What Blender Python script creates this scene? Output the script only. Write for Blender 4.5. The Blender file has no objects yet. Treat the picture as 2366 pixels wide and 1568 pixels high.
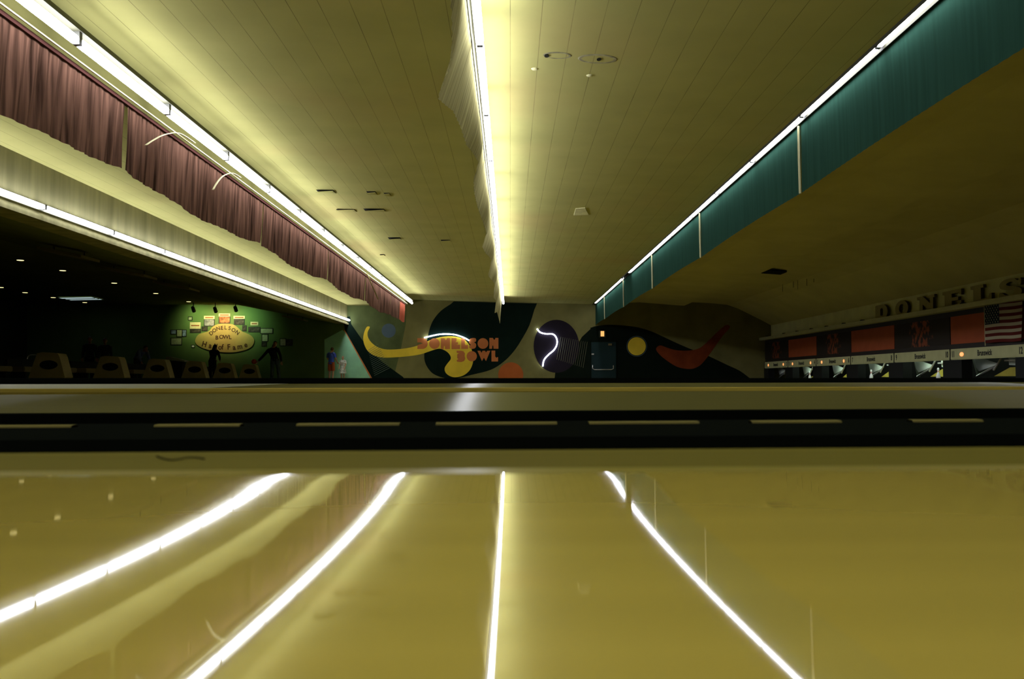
import bpy, bmesh, math, random
from mathutils import Vector, Matrix
random.seed(7)
SC = bpy.context.scene
COL = SC.collection
PI = math.pi
# ---------------------------------------------------------------- camera, world, exposure
F = 2080.0                      # focal length in pixels of the 2366 wide frame
CX, CY = 1183.0, 784.0
EYE = Vector((0.0, 0.0, 0.05))
PITCH = math.atan(93.0 / F)
YAW = -4.0 / F
cd = bpy.data.cameras.new('camera')
cam = bpy.data.objects.new('camera', cd)
COL.objects.link(cam)
cam.location = EYE
cam.rotation_euler = (PI / 2 + PITCH, 0, YAW)
cd.sensor_width = 36.0
cd.lens = 36.0 * F / 2366.0
cd.clip_start = 0.01
cd.clip_end = 200
cd.dof.use_dof = True
cd.dof.focus_distance = 22.0
cd.dof.aperture_fstop = 12.0
SC.camera = cam
vs = SC.view_settings
vs.view_transform = 'Standard'
vs.look = 'None'
vs.exposure = 0.0
vs.gamma = 1.0
try:
    vs.use_curve_mapping = False
except Exception:
    pass
W = bpy.data.worlds.new('night')
SC.world = W
W.use_nodes = True
W.node_tree.nodes['Background'].inputs[0].default_value = (0.01, 0.012, 0.01, 1)
W.node_tree.nodes['Background'].inputs[1].default_value = 0.1
SC.cycles.max_bounces = 10
SC.cycles.diffuse_bounces = 6
SC.cycles.glossy_bounces = 4
SC.cycles.use_denoising = True
SC.cycles.sample_clamp_indirect = 6.0
TUBE_L = 28.0                    # radiance of the fluorescent tubes

ROT = Matrix.Rotation(YAW, 3, 'Z') @ Matrix.Rotation(PI / 2 + PITCH, 3, 'X')


def ray(px, py):
    return ROT @ Vector(((px - CX) / F, (CY - py) / F, -1.0))


def at(px, py, Y):
    d = ray(px, py)
    t = (Y - EYE.y) / d.y
    return EYE + d * t


def atx(px, py, X):
    d = ray(px, py)
    t = (X - EYE.x) / d.x
    return EYE + d * t


def atz(px, py, Z):
    d = ray(px, py)
    t = (Z - EYE.z) / d.z
    return EYE + d * t


# ---------------------------------------------------------------- materials
def lin(c):
    return c / 12.92 if c <= 0.04045 else ((c + 0.055) / 1.055) ** 2.4


def hexc(h):
    h = h.lstrip('#')
    return tuple(lin(int(h[i:i + 2], 16) / 255.0) for i in (0, 2, 4)) + (1.0,)


MATS = {}


def mat(name, col, rough=0.6, spec=0.4, metal=0.0, var=0.0, scale=6.0, stretch=(1, 1, 1), coat=0.0, bump=0.0, bscale=40.0, trans=0.0, gloss=None):
    if name in MATS:
        return MATS[name]
    m = bpy.data.materials.new(name)
    m.use_nodes = True
    nt = m.node_tree
    b = nt.nodes['Principled BSDF']
    c = hexc(col) if isinstance(col, str) else tuple(col) + (1.0,) * (4 - len(col))
    b.inputs['Base Color'].default_value = c
    b.inputs['Roughness'].default_value = rough
    b.inputs['Specular IOR Level'].default_value = spec
    b.inputs['Metallic'].default_value = metal
    b.inputs['Coat Weight'].default_value = coat
    b.inputs['Coat Roughness'].default_value = 0.05
    tc = nt.nodes.new('ShaderNodeTexCoord')
    if var > 0:
        mp = nt.nodes.new('ShaderNodeMapping')
        mp.inputs['Scale'].default_value = stretch
        nt.links.new(tc.outputs['Object'], mp.inputs['Vector'])
        n = nt.nodes.new('ShaderNodeTexNoise')
        n.inputs['Scale'].default_value = scale
        n.inputs['Detail'].default_value = 5
        nt.links.new(mp.outputs['Vector'], n.inputs['Vector'])
        mr = nt.nodes.new('ShaderNodeMapRange')
        mr.inputs['From Min'].default_value = 0.3
        mr.inputs['From Max'].default_value = 0.7
        mr.inputs['To Min'].default_value = 1 - var
        mr.inputs['To Max'].default_value = 1 + var
        nt.links.new(n.outputs['Fac'], mr.inputs['Value'])
        vm = nt.nodes.new('ShaderNodeVectorMath')
        vm.operation = 'SCALE'
        vm.inputs[0].default_value = c[:3]
        nt.links.new(mr.outputs['Result'], vm.inputs['Scale'])
        nt.links.new(vm.outputs['Vector'], b.inputs['Base Color'])
    if bump > 0:
        n2 = nt.nodes.new('ShaderNodeTexNoise')
        n2.inputs['Scale'].default_value = bscale
        nt.links.new(tc.outputs['Object'], n2.inputs['Vector'])
        bp = nt.nodes.new('ShaderNodeBump')
        bp.inputs['Strength'].default_value = bump
        bp.inputs['Distance'].default_value = 0.01
        nt.links.new(n2.outputs['Fac'], bp.inputs['Height'])
        nt.links.new(bp.outputs['Normal'], b.inputs['Normal'])
    if trans > 0:
        tr = nt.nodes.new('ShaderNodeBsdfTranslucent')
        tr.inputs['Color'].default_value = c
        mx = nt.nodes.new('ShaderNodeMixShader')
        mx.inputs[0].default_value = trans
        out = nt.nodes['Material Output']
        nt.links.new(b.outputs[0], mx.inputs[1])
        nt.links.new(tr.outputs[0], mx.inputs[2])
        nt.links.new(mx.outputs[0], out.inputs['Surface'])
        if var > 0:
            nt.links.new(vm.outputs['Vector'], tr.inputs['Color'])
    if gloss:                      # weak even sheen instead of the dielectric one
        if spec < 0.3:
            b.inputs['Specular IOR Level'].default_value = 0.0
        gl = nt.nodes.new('ShaderNodeBsdfGlossy')
        gl.inputs['Roughness'].default_value = gloss[1]
        gl.inputs['Color'].default_value = (0.9, 0.9, 0.85, 1)
        if len(gloss) > 2:         # grain along X spreads the sheen across the boards
            gl.inputs['Anisotropy'].default_value = gloss[2]
            tg = nt.nodes.new('ShaderNodeCombineXYZ')
            tg.inputs[0].default_value = 1.0
            nt.links.new(tg.outputs[0], gl.inputs['Tangent'])
        mx = nt.nodes.new('ShaderNodeMixShader')
        mx.inputs[0].default_value = gloss[0]
        nt.links.new(b.outputs[0], mx.inputs[1])
        nt.links.new(gl.outputs[0], mx.inputs[2])
        nt.links.new(mx.outputs[0], nt.nodes['Material Output'].inputs['Surface'])
    MATS[name] = m
    return m


def emis(name, col, strength):
    if name in MATS:
        return MATS[name]
    m = bpy.data.materials.new(name)
    m.use_nodes = True
    b = m.node_tree.nodes['Principled BSDF']
    c = hexc(col) if isinstance(col, str) else tuple(col) + (1.0,)
    b.inputs['Base Color'].default_value = (0.5, 0.5, 0.5, 1)
    b.inputs['Emission Color'].default_value = c
    b.inputs['Emission Strength'].default_value = strength
    MATS[name] = m
    return m


# ---------------------------------------------------------------- geometry helpers
class MB:
    """Collects shapes with a material slot each and links them as one mesh object."""
    def __init__(self):
        self.v = []
        self.f = []
        self.mi = []

    def add(self, verts, faces, mi=0):
        o = len(self.v)
        self.v += [tuple(p) for p in verts]
        for f in faces:
            self.f.append(tuple(i + o for i in f))
            self.mi.append(mi)
        return self

    def box(self, x0, x1, y0, y1, z0, z1, mi=0):
        v = [(x, y, z) for x in (x0, x1) for y in (y0, y1) for z in (z0, z1)]
        return self.add(v, [(0, 1, 3, 2), (4, 6, 7, 5), (0, 4, 5, 1), (2, 3, 7, 6), (0, 2, 6, 4), (1, 5, 7, 3)], mi)

    def tube(self, pts, rad, n=8, mi=0, cap=True, sx=1.0, sz=1.0):
        pts = [Vector(p) for p in pts]
        if not isinstance(rad, (list, tuple)):
            rad = [rad] * len(pts)
        rings = []
        up = None
        for i, p in enumerate(pts):
            a = pts[max(0, i - 1)]
            b = pts[min(len(pts) - 1, i + 1)]
            d = (b - a).normalized()
            if up is None:
                up = Vector((0, 0, 1)) if abs(d.z) < 0.9 else Vector((0, 1, 0))
            s = d.cross(up)
            if s.length < 1e-4:
                s = d.orthogonal()
            s.normalize()
            up = s.cross(d).normalized()
            rings.append([p + (s * math.cos(t) * sx + up * math.sin(t) * sz) * rad[i] for t in [2 * PI * k / n for k in range(n)]])
        v = [q for r in rings for q in r]
        f = []
        for i in range(len(rings) - 1):
            for k in range(n):
                f.append((i * n + k, i * n + (k + 1) % n, (i + 1) * n + (k + 1) % n, (i + 1) * n + k))
        if cap:
            f.append(tuple(range(n - 1, -1, -1)))
            f.append(tuple((len(rings) - 1) * n + k for k in range(n)))
        return self.add(v, f, mi)

    def lathe(self, prof, n=16, mi=0, c=(0, 0, 0)):
        v = []
        for r, z in prof:
            for k in range(n):
                a = 2 * PI * k / n
                v.append((c[0] + r * math.cos(a), c[1] + r * math.sin(a), c[2] + z))
        f = []
        for i in range(len(prof) - 1):
            for k in range(n):
                f.append((i * n + k, i * n + (k + 1) % n, (i + 1) * n + (k + 1) % n, (i + 1) * n + k))
        f.append(tuple(range(n - 1, -1, -1)))
        f.append(tuple((len(prof) - 1) * n + k for k in range(n)))
        return self.add(v, f, mi)

    def ball(self, c, r, n=12, mi=0):
        rx, ry, rz = r if isinstance(r, (list, tuple)) else (r, r, r)
        v, f = [], []
        m = max(6, n // 2 + 2)
        for i in range(1, m):
            t = PI * i / m
            for k in range(n):
                a = 2 * PI * k / n
                v.append((c[0] + rx * math.sin(t) * math.cos(a), c[1] + ry * math.sin(t) * math.sin(a), c[2] + rz * math.cos(t)))
        for i in range(m - 2):
            for k in range(n):
                f.append((i * n + k, (i + 1) * n + k, (i + 1) * n + (k + 1) % n, i * n + (k + 1) % n))
        top, bot = len(v), len(v) + 1
        v += [(c[0], c[1], c[2] + rz), (c[0], c[1], c[2] - rz)]
        for k in range(n):
            f.append((top, k, (k + 1) % n))
            f.append((bot, (m - 2) * n + (k + 1) % n, (m - 2) * n + k))
        return self.add(v, f, mi)

    def prism(self, poly, a, b, plane='XZ', mi=0, side=None):
        """poly: 2-D outline; extruded along the third axis from a to b."""
        def P(u, w, t):
            return (u, t, w) if plane == 'XZ' else ((t, u, w) if plane == 'YZ' else (u, w, t))
        n = len(poly)
        v = [P(u, w, a) for u, w in poly] + [P(u, w, b) for u, w in poly]
        self.add(v, [tuple(range(n)), tuple(range(2 * n - 1, n - 1, -1))], mi)
        self.add(v, [(k, k + n, (k + 1) % n + n, (k + 1) % n) for k in range(n)], mi if side is None else side)
        return self

    def ring_prism(self, outer, inner, a, b, plane='XZ', mi=0, side=None):
        def P(u, w, t):
            return (u, t, w) if plane == 'XZ' else ((t, u, w) if plane == 'YZ' else (u, w, t))
        n = len(outer)
        v = [P(u, w, t) for t in (a, b) for L in (outer, inner) for u, w in L]
        s = mi if side is None else side
        for k in range(n):
            j = (k + 1) % n
            self.add([v[k], v[j], v[n + j], v[n + k]], [(0, 1, 2, 3)], mi)
            self.add([v[2 * n + k], v[2 * n + j], v[3 * n + j], v[3 * n + k]], [(0, 1, 2, 3)], mi)
            self.add([v[k], v[j], v[2 * n + j], v[2 * n + k]], [(0, 1, 2, 3)], s)
            self.add([v[n + k], v[n + j], v[3 * n + j], v[3 * n + k]], [(0, 1, 2, 3)], s)
        return self

    def grid(self, rows, mi=0, mif=None):
        """rows: list of equally long lists of points."""
        n = len(rows[0])
        v = [p for r in rows for p in r]
        o = len(self.v)
        self.v += [tuple(p) for p in v]
        for i in range(len(rows) - 1):
            for k in range(n - 1):
                self.f.append(tuple(o + q for q in (i * n + k, i * n + k + 1, (i + 1) * n + k + 1, (i + 1) * n + k)))
                self.mi.append(mif(i, k) if mif else mi)
        return self

    def text(self, body, size, place, mi=0, depth=0.004, bold=0.0, align='CENTER', xs=1.0):
        """place(u, w, t): maps letter-plane coordinates to the world."""
        cu = bpy.data.curves.new('lettering', 'FONT')
        cu.body = body
        cu.size = size
        cu.align_x = align
        cu.align_y = 'CENTER'
        cu.extrude = depth / 2
        cu.offset = bold
        cu.resolution_u = 3
        ob = bpy.data.objects.new('lettering', cu)
        me = ob.to_mesh()
        v = [place(p.co.x * xs, p.co.y, p.co.z) for p in me.vertices]
        f = [tuple(p.vertices) for p in me.polygons]
        self.add(v, f, mi)
        ob.to_mesh_clear()
        bpy.data.objects.remove(ob)
        bpy.data.curves.remove(cu)
        return self

    def mesh(self, name, mats, smooth=False, bevel=0.0):
        me = bpy.data.meshes.new(name)
        me.from_pydata(self.v, [], self.f)
        if not isinstance(mats, (list, tuple)):
            mats = [mats]
        for m in mats:
            me.materials.append(m)
        me.polygons.foreach_set('material_index', self.mi)
        bm = bmesh.new()
        bm.from_mesh(me)
        bmesh.ops.remove_doubles(bm, verts=bm.verts, dist=1e-6)
        bmesh.ops.recalc_face_normals(bm, faces=bm.faces)
        if bevel > 0:
            bmesh.ops.bevel(bm, geom=[e for e in bm.edges if e.is_manifold and e.calc_face_angle(0) > 0.6], offset=bevel, segments=2, affect='EDGES')
        bm.to_mesh(me)
        bm.free()
        if smooth:
            for p in me.polygons:
                p.use_smooth = True
        me.update()
        return me

    def build(self, name, mats, parent=None, smooth=False, bevel=0.0, label=None):
        ob = bpy.data.objects.new(name, self.mesh(name, mats, smooth, bevel))
        COL.objects.link(ob)
        if parent is not None:
            ob.parent = parent
            ob.matrix_parent_inverse = Matrix.Identity(4)
        if label:
            ob['label'] = label
        return ob


def tag(o, label, cat, group=None, kind=None):
    o['label'] = label
    o['category'] = cat
    if group:
        o['group'] = group
    if kind:
        o['kind'] = kind
    return o


def thing(name, label, cat, loc=(0, 0, 0), rz=0.0, group=None):
    o = bpy.data.objects.new(name, None)
    COL.objects.link(o)
    o.empty_display_size = 0.1
    o.location = loc
    o.rotation_euler = (0, 0, rz)
    return tag(o, label, cat, group)


def struct(o):
    o['kind'] = 'structure'
    return o


def kids(o):
    return [c for c in bpy.data.objects if c.parent == o]


def dup(root, loc, label, rz=None):
    r = root.copy()
    COL.objects.link(r)
    r.location = loc
    r['label'] = label
    if rz is not None:
        r.rotation_euler = (0, 0, rz)
    for ch in kids(root):
        c = ch.copy()
        COL.objects.link(c)
        c.parent = r
        for g in kids(ch):
            d = g.copy()
            COL.objects.link(d)
            d.parent = c
    return r


ORD = ['first', 'second', 'third', 'fourth', 'fifth', 'sixth', 'seventh', 'eighth', 'ninth', 'tenth', 'eleventh', 'twelfth',
       'thirteenth', 'fourteenth', 'fifteenth', 'sixteenth', 'seventeenth', 'eighteenth', 'nineteenth', 'twentieth']


def smoothpoly(pts, n=4, closed=True):
    """Catmull-Rom through the points."""
    out = []
    N = len(pts)
    rng = range(N) if closed else range(N - 1)
    for i in rng:
        if closed:
            p0, p1, p2, p3 = pts[i - 1], pts[i], pts[(i + 1) % N], pts[(i + 2) % N]
        else:
            p0, p1, p2, p3 = pts[max(0, i - 1)], pts[i], pts[i + 1], pts[min(N - 1, i + 2)]
        for k in range(n):
            t = k / n
            out.append(tuple(0.5 * (2 * b + (c - a) * t + (2 * a - 5 * b + 4 * c - d) * t * t + (3 * b - a - 3 * c + d) * t ** 3)
                             for a, b, c, d in zip(p0, p1, p2, p3)))
    if not closed:
        out.append(tuple(pts[-1]))
    return out


def circ(cx, cy, rx, ry=None, n=40):
    ry = rx if ry is None else ry
    return [(cx + rx * math.cos(2 * PI * k / n), cy + ry * math.sin(2 * PI * k / n)) for k in range(n)]


# ================================================================ THE ROOM
D = 41.0                          # distance of the mural wall
m_ceil = mat('ceiling_tile', (0.44, 0.42, 0.155), 0.75, 0.0, var=0.06, scale=1.3)
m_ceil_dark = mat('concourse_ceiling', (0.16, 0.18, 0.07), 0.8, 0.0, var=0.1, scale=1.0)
m_face = mat('stained_valance', (0.25, 0.235, 0.115), 0.7, 0.0, var=0.22, scale=3.0, stretch=(1, 1.6, 0.15))


def ceiling_tiles(m, pitch=0.305):
    """thin dark joints between the ceiling boards, running along the room"""
    nt = m.node_tree
    b = nt.nodes['Principled BSDF']
    src = b.inputs['Base Color'].links[0].from_socket
    g = nt.nodes.new('ShaderNodeNewGeometry')
    sp = nt.nodes.new('ShaderNodeSeparateXYZ')
    nt.links.new(g.outputs['Position'], sp.inputs[0])

    def joint(axis, p, w):
        a = nt.nodes.new('ShaderNodeMath'); a.operation = 'PINGPONG'; a.inputs[1].default_value = p / 2
        nt.links.new(sp.outputs[axis], a.inputs[0])
        c = nt.nodes.new('ShaderNodeMath'); c.operation = 'LESS_THAN'; c.inputs[1].default_value = w
        nt.links.new(a.outputs[0], c.inputs[0])
        return c.outputs[0]
    jx = joint('X', pitch, 0.0035)
    n = nt.nodes.new('ShaderNodeTexNoise'); n.inputs['Scale'].default_value = 1.7; n.inputs['Detail'].default_value = 3
    nt.links.new(g.outputs['Position'], n.inputs['Vector'])
    mu = nt.nodes.new('ShaderNodeMath'); mu.operation = 'MULTIPLY'
    nt.links.new(jx, mu.inputs[0]); nt.links.new(n.outputs['Fac'], mu.inputs[1])
    mx = nt.nodes.new('ShaderNodeMix'); mx.data_type = 'RGBA'
    nt.links.new(mu.outputs[0], mx.inputs['Factor'])
    nt.links.new(src, mx.inputs['A'])
    mx.inputs['B'].default_value = (0.10, 0.09, 0.04, 1)
    # a faint reddish patch here and there
    n3 = nt.nodes.new('ShaderNodeTexNoise'); n3.inputs['Scale'].default_value = 0.33; n3.inputs['Detail'].default_value = 2
    nt.links.new(g.outputs['Position'], n3.inputs['Vector'])
    mr = nt.nodes.new('ShaderNodeMapRange'); mr.inputs['From Min'].default_value = 0.52; mr.inputs['From Max'].default_value = 0.75
    mr.inputs['To Max'].default_value = 0.55
    nt.links.new(n3.outputs['Fac'], mr.inputs['Value'])
    m2 = nt.nodes.new('ShaderNodeMix'); m2.data_type = 'RGBA'
    nt.links.new(mr.outputs['Result'], m2.inputs['Factor'])
    nt.links.new(mx.outputs['Result'], m2.inputs['A'])
    m2.inputs['B'].default_value = (0.45, 0.34, 0.135, 1)
    nt.links.new(m2.outputs['Result'], b.inputs['Base Color'])


ceiling_tiles(m_ceil)
Y0, Y1 = -6.0, D


def extrude_profile(prof, name, m):
    mb = MB()
    n = len(prof)
    mb.grid([[(x, Y0, z) for x, z in prof], [(x, Y1, z) for x, z in prof]])
    mb.grid([[(x, Y0, z + 0.08) for x, z in prof], [(x, Y1, z + 0.08) for x, z in prof]])
    return mb.build(name, m)


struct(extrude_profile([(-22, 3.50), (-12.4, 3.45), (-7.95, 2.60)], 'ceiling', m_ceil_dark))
struct(extrude_profile([(-7.44, 3.47), (-4.72, 3.50)], 'ceiling', m_ceil))
struct(extrude_profile([(-4.72, 3.71), (3.745, 3.495)], 'ceiling', m_ceil))
right_prof = [(3.96, 3.52), (5.9, 3.58), (7.7, 3.44), (7.95, 3.43), (8.02, 3.60), (9.2, 3.54), (9.9, 3.47), (10.4, 3.30), (11.0, 3.0), (11.5, 2.75), (11.92, 2.52)]
struct(extrude_profile(right_prof, 'ceiling', mat('right_ceiling', (0.66, 0.60, 0.24), 0.75, 0.0, var=0.06, scale=1.0)))
# the soffit with its stained face that carries the outer row of lamps
mb = MB()
mb.box(-7.95, -7.44, Y0, Y1, 2.60, 3.60)
mb.box(-7.44, -7.37, Y0, Y1, 2.555, 2.635)
soff = mb.build('trim_1', m_face)
struct(soff)

# lid of the narrow trough the right lamps hang in
mb = MB()
mb.box(3.72, 3.98, Y0, Y1, 3.585, 3.62)
mb.box(3.845, 3.855, Y0, Y1, 3.452, 3.585)  # added flange that keeps lamp light off the valance
mb.box(3.742, 3.752, Y0, Y1, 3.460, 3.585)  # added lip that keeps lamp light off the ceiling beside it
struct(mb.build('trim_5', mat('trough_olive', (0.03, 0.028, 0.012), 0.7, 0.2)))

# back wall with the mural, concourse part darker green
m_wall = mat('mural_wall_paint', (0.19, 0.175, 0.062), 0.8, 0.0, var=0.16, scale=1.2)
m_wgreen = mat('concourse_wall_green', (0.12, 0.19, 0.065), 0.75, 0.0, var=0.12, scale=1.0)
mb = MB()
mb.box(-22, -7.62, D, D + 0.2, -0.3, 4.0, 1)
mb.box(-7.62, 14.5, D, D + 0.2, -0.3, 4.0, 0)
struct(mb.build('wall_back', [m_wall, m_wgreen]))
m_dark = mat('dark_wall', (0.03, 0.033, 0.02), 0.8, 0.2)
struct(MB().box(-22.2, -22, Y0, D + 0.2, -0.3, 4.0).build('wall_left', m_dark))
struct(MB().box(-22, 14.5, Y0 - 0.2, Y0, -0.3, 4.0).build('wall_front', mat('plain_wall', (0.3, 0.27, 0.12), 0.8, 0.2)))
struct(MB().box(14.5, 14.7, Y0 - 0.2, D + 0.2, -0.3, 4.0).build('wall_right', m_dark))
m_pin = mat('pit_wall_paint', (0.72, 0.72, 0.34), 0.75, 0.2, var=0.08, scale=2)
struct(MB().box(11.90, 12.05, Y0, D, 1.90, 2.60).build('wall_right', m_pin))

# floors: far lanes in one stripe pattern, dark carpet in the concourse, pit under the near lanes
m_lanes = mat('far_lanes', (0.34, 0.275, 0.026), 0.22, 0.5, var=0.1, scale=2.0, stretch=(0.2, 6, 1))
nt = m_lanes.node_tree
g = nt.nodes.new('ShaderNodeNewGeometry')
sp = nt.nodes.new('ShaderNodeSeparateXYZ')
nt.links.new(g.outputs['Position'], sp.inputs[0])
a = nt.nodes.new('ShaderNodeMath'); a.operation = 'PINGPONG'; a.inputs[1].default_value = 1.725 / 2
nt.links.new(sp.outputs['Y'], a.inputs[0])
c = nt.nodes.new('ShaderNodeMath'); c.operation = 'LESS_THAN'; c.inputs[1].default_value = 0.30
nt.links.new(a.outputs[0], c.inputs[0])
mx = nt.nodes.new('ShaderNodeMix'); mx.data_type = 'RGBA'
bs = nt.nodes['Principled BSDF']
nt.links.new(bs.inputs['Base Color'].links[0].from_socket, mx.inputs['A'])
mx.inputs['B'].default_value = (0.03, 0.03, 0.02, 1)
nt.links.new(c.outputs[0], mx.inputs['Factor'])
nt.links.new(mx.outputs['Result'], bs.inputs['Base Color'])
m_appr = mat('approach_wood', (0.28, 0.24, 0.06), 0.35, 0.5, var=0.12, scale=3, stretch=(0.3, 8, 1))
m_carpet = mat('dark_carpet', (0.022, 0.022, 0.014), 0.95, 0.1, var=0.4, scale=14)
mb = MB()
mb.box(-8.2, 11.6, 4.62, D, -0.05, 0.0, 0)
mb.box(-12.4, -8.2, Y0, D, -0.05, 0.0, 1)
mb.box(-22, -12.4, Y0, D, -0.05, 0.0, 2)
mb.box(-8.2, 14.5, Y0, 4.62, -0.30, -0.26, 3)
mb.box(11.6, 14.5, 4.62, D, -0.30, -0.26, 3)
struct(mb.build('floor', [m_lanes, m_appr, m_carpet, m_dark]))

# ================================================================ THE NEAR LANES
TILT = 0.0061                     # the near lanes lean a little to the left
XA, XB = -8.0, 11.5
m_lane = mat('oiled_lane', (0.50, 0.385, 0.065), 0.027, 0.4, var=0.06, scale=3.0, stretch=(0.15, 10, 1))
m_edge = mat('dry_lane_edge', (0.125, 0.104, 0.012), 0.9, 0.0, gloss=(0.012, 0.6), var=0.08, scale=4.0, stretch=(0.15, 10, 1))
m_lane2 = mat('worn_lane', (0.078, 0.070, 0.018), 0.8, 0.0, gloss=(0.06, 0.35, 0.92), var=0.08, scale=3.0, stretch=(0.15, 10, 1))
m_black = mat('black_capping', (0.005, 0.006, 0.004), 0.95, 0.0)
m_gut = mat('black_gutter', (0.006, 0.007, 0.005), 0.95, 0.0)
m_gold = mat('gold_wood_edge', (0.32, 0.24, 0.04), 0.8, 0.0, var=0.1, scale=5)
m_brass = mat('brass_strip', (0.16, 0.135, 0.04), 0.8, 0.0)


def strip(prof, xs):
    """rows along Y given by (y, z), columns along X, leaning by TILT"""
    return [[(x, y, z + TILT * x) for y, z in prof] for x in xs]


XS = [XA + (XB - XA) * k / 40 for k in range(41)]


def near_z(y):
    return 0.030 * (0.5 - y) ** 2 if y < 0.5 else 0.0


lane = thing('bowling_lane', 'glossy golden bowling lane filling the foreground, mirroring the lamps', 'bowling lane', (0, 0, 0))
ys = [-0.40 + k * 0.02 for k in range(0, 43)]
prof = [(y, near_z(y)) for y in ys if y <= 0.475] + [(0.484, near_z(.484))]
mb = MB().grid(strip(prof, XS))
mb.grid(strip([(-0.40, -0.06), (0.484, -0.06)], XS))
mb.build('lane_surface', m_lane, lane, smooth=True)
m_lip = mat('worn_lip', (0.22, 0.18, 0.03), 0.8, 0.0, gloss=(0.06, 0.30, 0.7))
MB().grid(strip([(0.4842, near_z(.484)), (0.487, 0.00015), (0.491, 0.0006), (0.496, 0.0010), (0.501, 0.0012)], XS)).build('lip', m_lip, lane, smooth=True, label='low rounded lip along the lane edge')
prof = [(0.5012, 0.0012), (0.52, 0.0013), (0.62, 0.0010), (0.645, 0.0), (0.652, -0.006), (0.655, -0.06)]
MB().grid(strip(prof, XS)).build('lane_edge', m_edge, lane, smooth=True, label='matt dry lane edge')

div = thing('lane_divider', 'black divider with dashed brass strips between the two nearest lanes', 'lane divider', (0, 0.87, 0))
oy = 0.87
gp = [(0.660 - oy, -0.02)] + [(0.77 + 0.11 * math.cos(PI - PI * k / 8) - oy, -0.02 - 0.07 * math.sin(PI * k / 8)) for k in range(1, 8)] + [(0.88 - oy, -0.02)]
MB().grid(strip(gp, XS)).build('gutter', m_gut, div, smooth=True)
cp = [(0.88 - oy, -0.02), (0.885 - oy, -0.006), (0.90 - oy, -0.004), (1.18 - oy, -0.004), (1.20 - oy, -0.02)]
MB().grid(strip(cp, XS)).build('capping', m_black, div)
gp = [(1.205 - oy, -0.02)] + [(1.32 + 0.11 * math.cos(PI - PI * k / 8) - oy, -0.02 - 0.07 * math.sin(PI * k / 8)) for k in range(1, 8)] + [(1.435 - oy, -0.02)]
MB().grid(strip(gp, XS)).build('gutter', m_gut, div, smooth=True)
for x0, x1 in ((-80, 155), (348, 548), (680, 920), (1005, 1288), (1363, 1620), (1743, 1952), (2118, 2282)):
    yy = 1.075
    a, b = at(x0, 972, yy).x, at(x1, 972, yy).x
    mb = MB()
    mb.grid([[(x, y - oy, z + TILT * x) for y, z in ((1.084, -0.0045), (1.085, -0.0025), (1.087, -0.0015), (1.10, -0.0012), (1.104, -0.0045))] for x in (a, (a + b) / 2, b)])
    mb.build('brass_strip', m_brass, div)

lane2 = thing('bowling_lane', 'second bowling lane behind the dashed black divider, with a soft white streak', 'bowling lane', (0, 1.45, 0))
oy = 1.45


def l2z(y):
    return 0.0005 + (y - 1.45) / 1.05 * 0.0155


MB().grid([[(x, y, z + TILT * 0.8 * x) for y, z in ((1.443 - oy, -0.07), (1.443 - oy, -0.001), (1.449 - oy, l2z(1.449)))] for x in XS]).build('edge_board', m_black, lane2)
prof = [(1.449 - oy, l2z(1.449))] + [(y - oy, l2z(y)) for y in (1.6, 1.8, 2.0, 2.2, 2.4, 2.49)] + [(2.5 - oy, 0.010), (2.502 - oy, -0.06)]
MB().grid([[(x, y, z + TILT * 0.8 * x) for y, z in prof] for x in XS]).build('lane_surface', m_lane2, lane2)
gp = [(2.505 - oy, -0.02)] + [(2.61 + 0.10 * math.cos(PI - PI * k / 8) - oy, -0.02 - 0.07 * math.sin(PI * k / 8)) for k in range(1, 8)] + [(2.72 - oy, -0.02)]
MB().grid([[(x, y, z + TILT * 0.5 * x) for y, z in gp] for x in XS]).build('gutter', m_gut, lane2, smooth=True)

lane3 = thing('bowling_lane', 'third bowling lane, thin pale strip with a gold front edge', 'bowling lane', (0, 2.75, 0))
oy = 2.75
T3 = TILT * 0.35
prof = [(2.75 - oy, 0.025), (3.1 - oy, 0.0285), (3.5 - oy, 0.0325), (3.8 - oy, 0.0352), (3.82 - oy, -0.05)]
XS3 = [x for x in XS if x > -0.98]
MB().grid([[(x, y, z + T3 * x) for y, z in prof] for x in [-0.93] + XS3]).build('lane_surface', m_lane2, lane3)
pale = mat('pale_lane_panel', (0.24, 0.235, 0.15), 0.8, 0.0, gloss=(0.06, 0.35, 0.9), var=0.06, scale=3)
MB().grid([[(x - (0.10 if False else 0), y, z + T3 * x + 0.0006) for y, z in prof] for x in [x for x in XS if x < -0.98] + [-0.935]]).build('lane_panel', pale, lane3, label='paler lane panel left of the joint')
prof = [(2.742 - oy, -0.04), (2.740 - oy, 0.015), (2.744 - oy, 0.0245), (2.752 - oy, 0.0262), (2.76 - oy, 0.0254)]
MB().grid([[(x, y, z + T3 * x) for y, z in prof] for x in XS]).build('front_edge', m_gold, lane3, label='gold wooden front edge')

cap = MB()
cap.box(XA, XB, 4.15, 4.55, -0.25, 0.058)
cap.box(XA, XB, 4.12, 4.15, -0.25, 0.048)
cap.box(XA, XB, 4.55, 4.62, -0.25, 0.01)
tag(cap.build('ball_return_capping', m_black, bevel=0.004), 'long black ball return cover across the frame below the mural', 'lane divider')

# the dark thread lying on the lane edge
p = [atz(x, y, 0.002) for x, y in ((362, 1049), (378, 1055), (396, 1058), (416, 1056), (432, 1053), (452, 1053), (472, 1056))]
mb = MB().tube([(v[0], v[1], 0.0022 + TILT * v[0]) for v in smoothpoly([tuple(q) for q in p], 5, False)], 0.0005, 6)
tag(mb.build('thread', m_black), 'dark curled thread lying on the near lane edge at left', 'thread')

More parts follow.
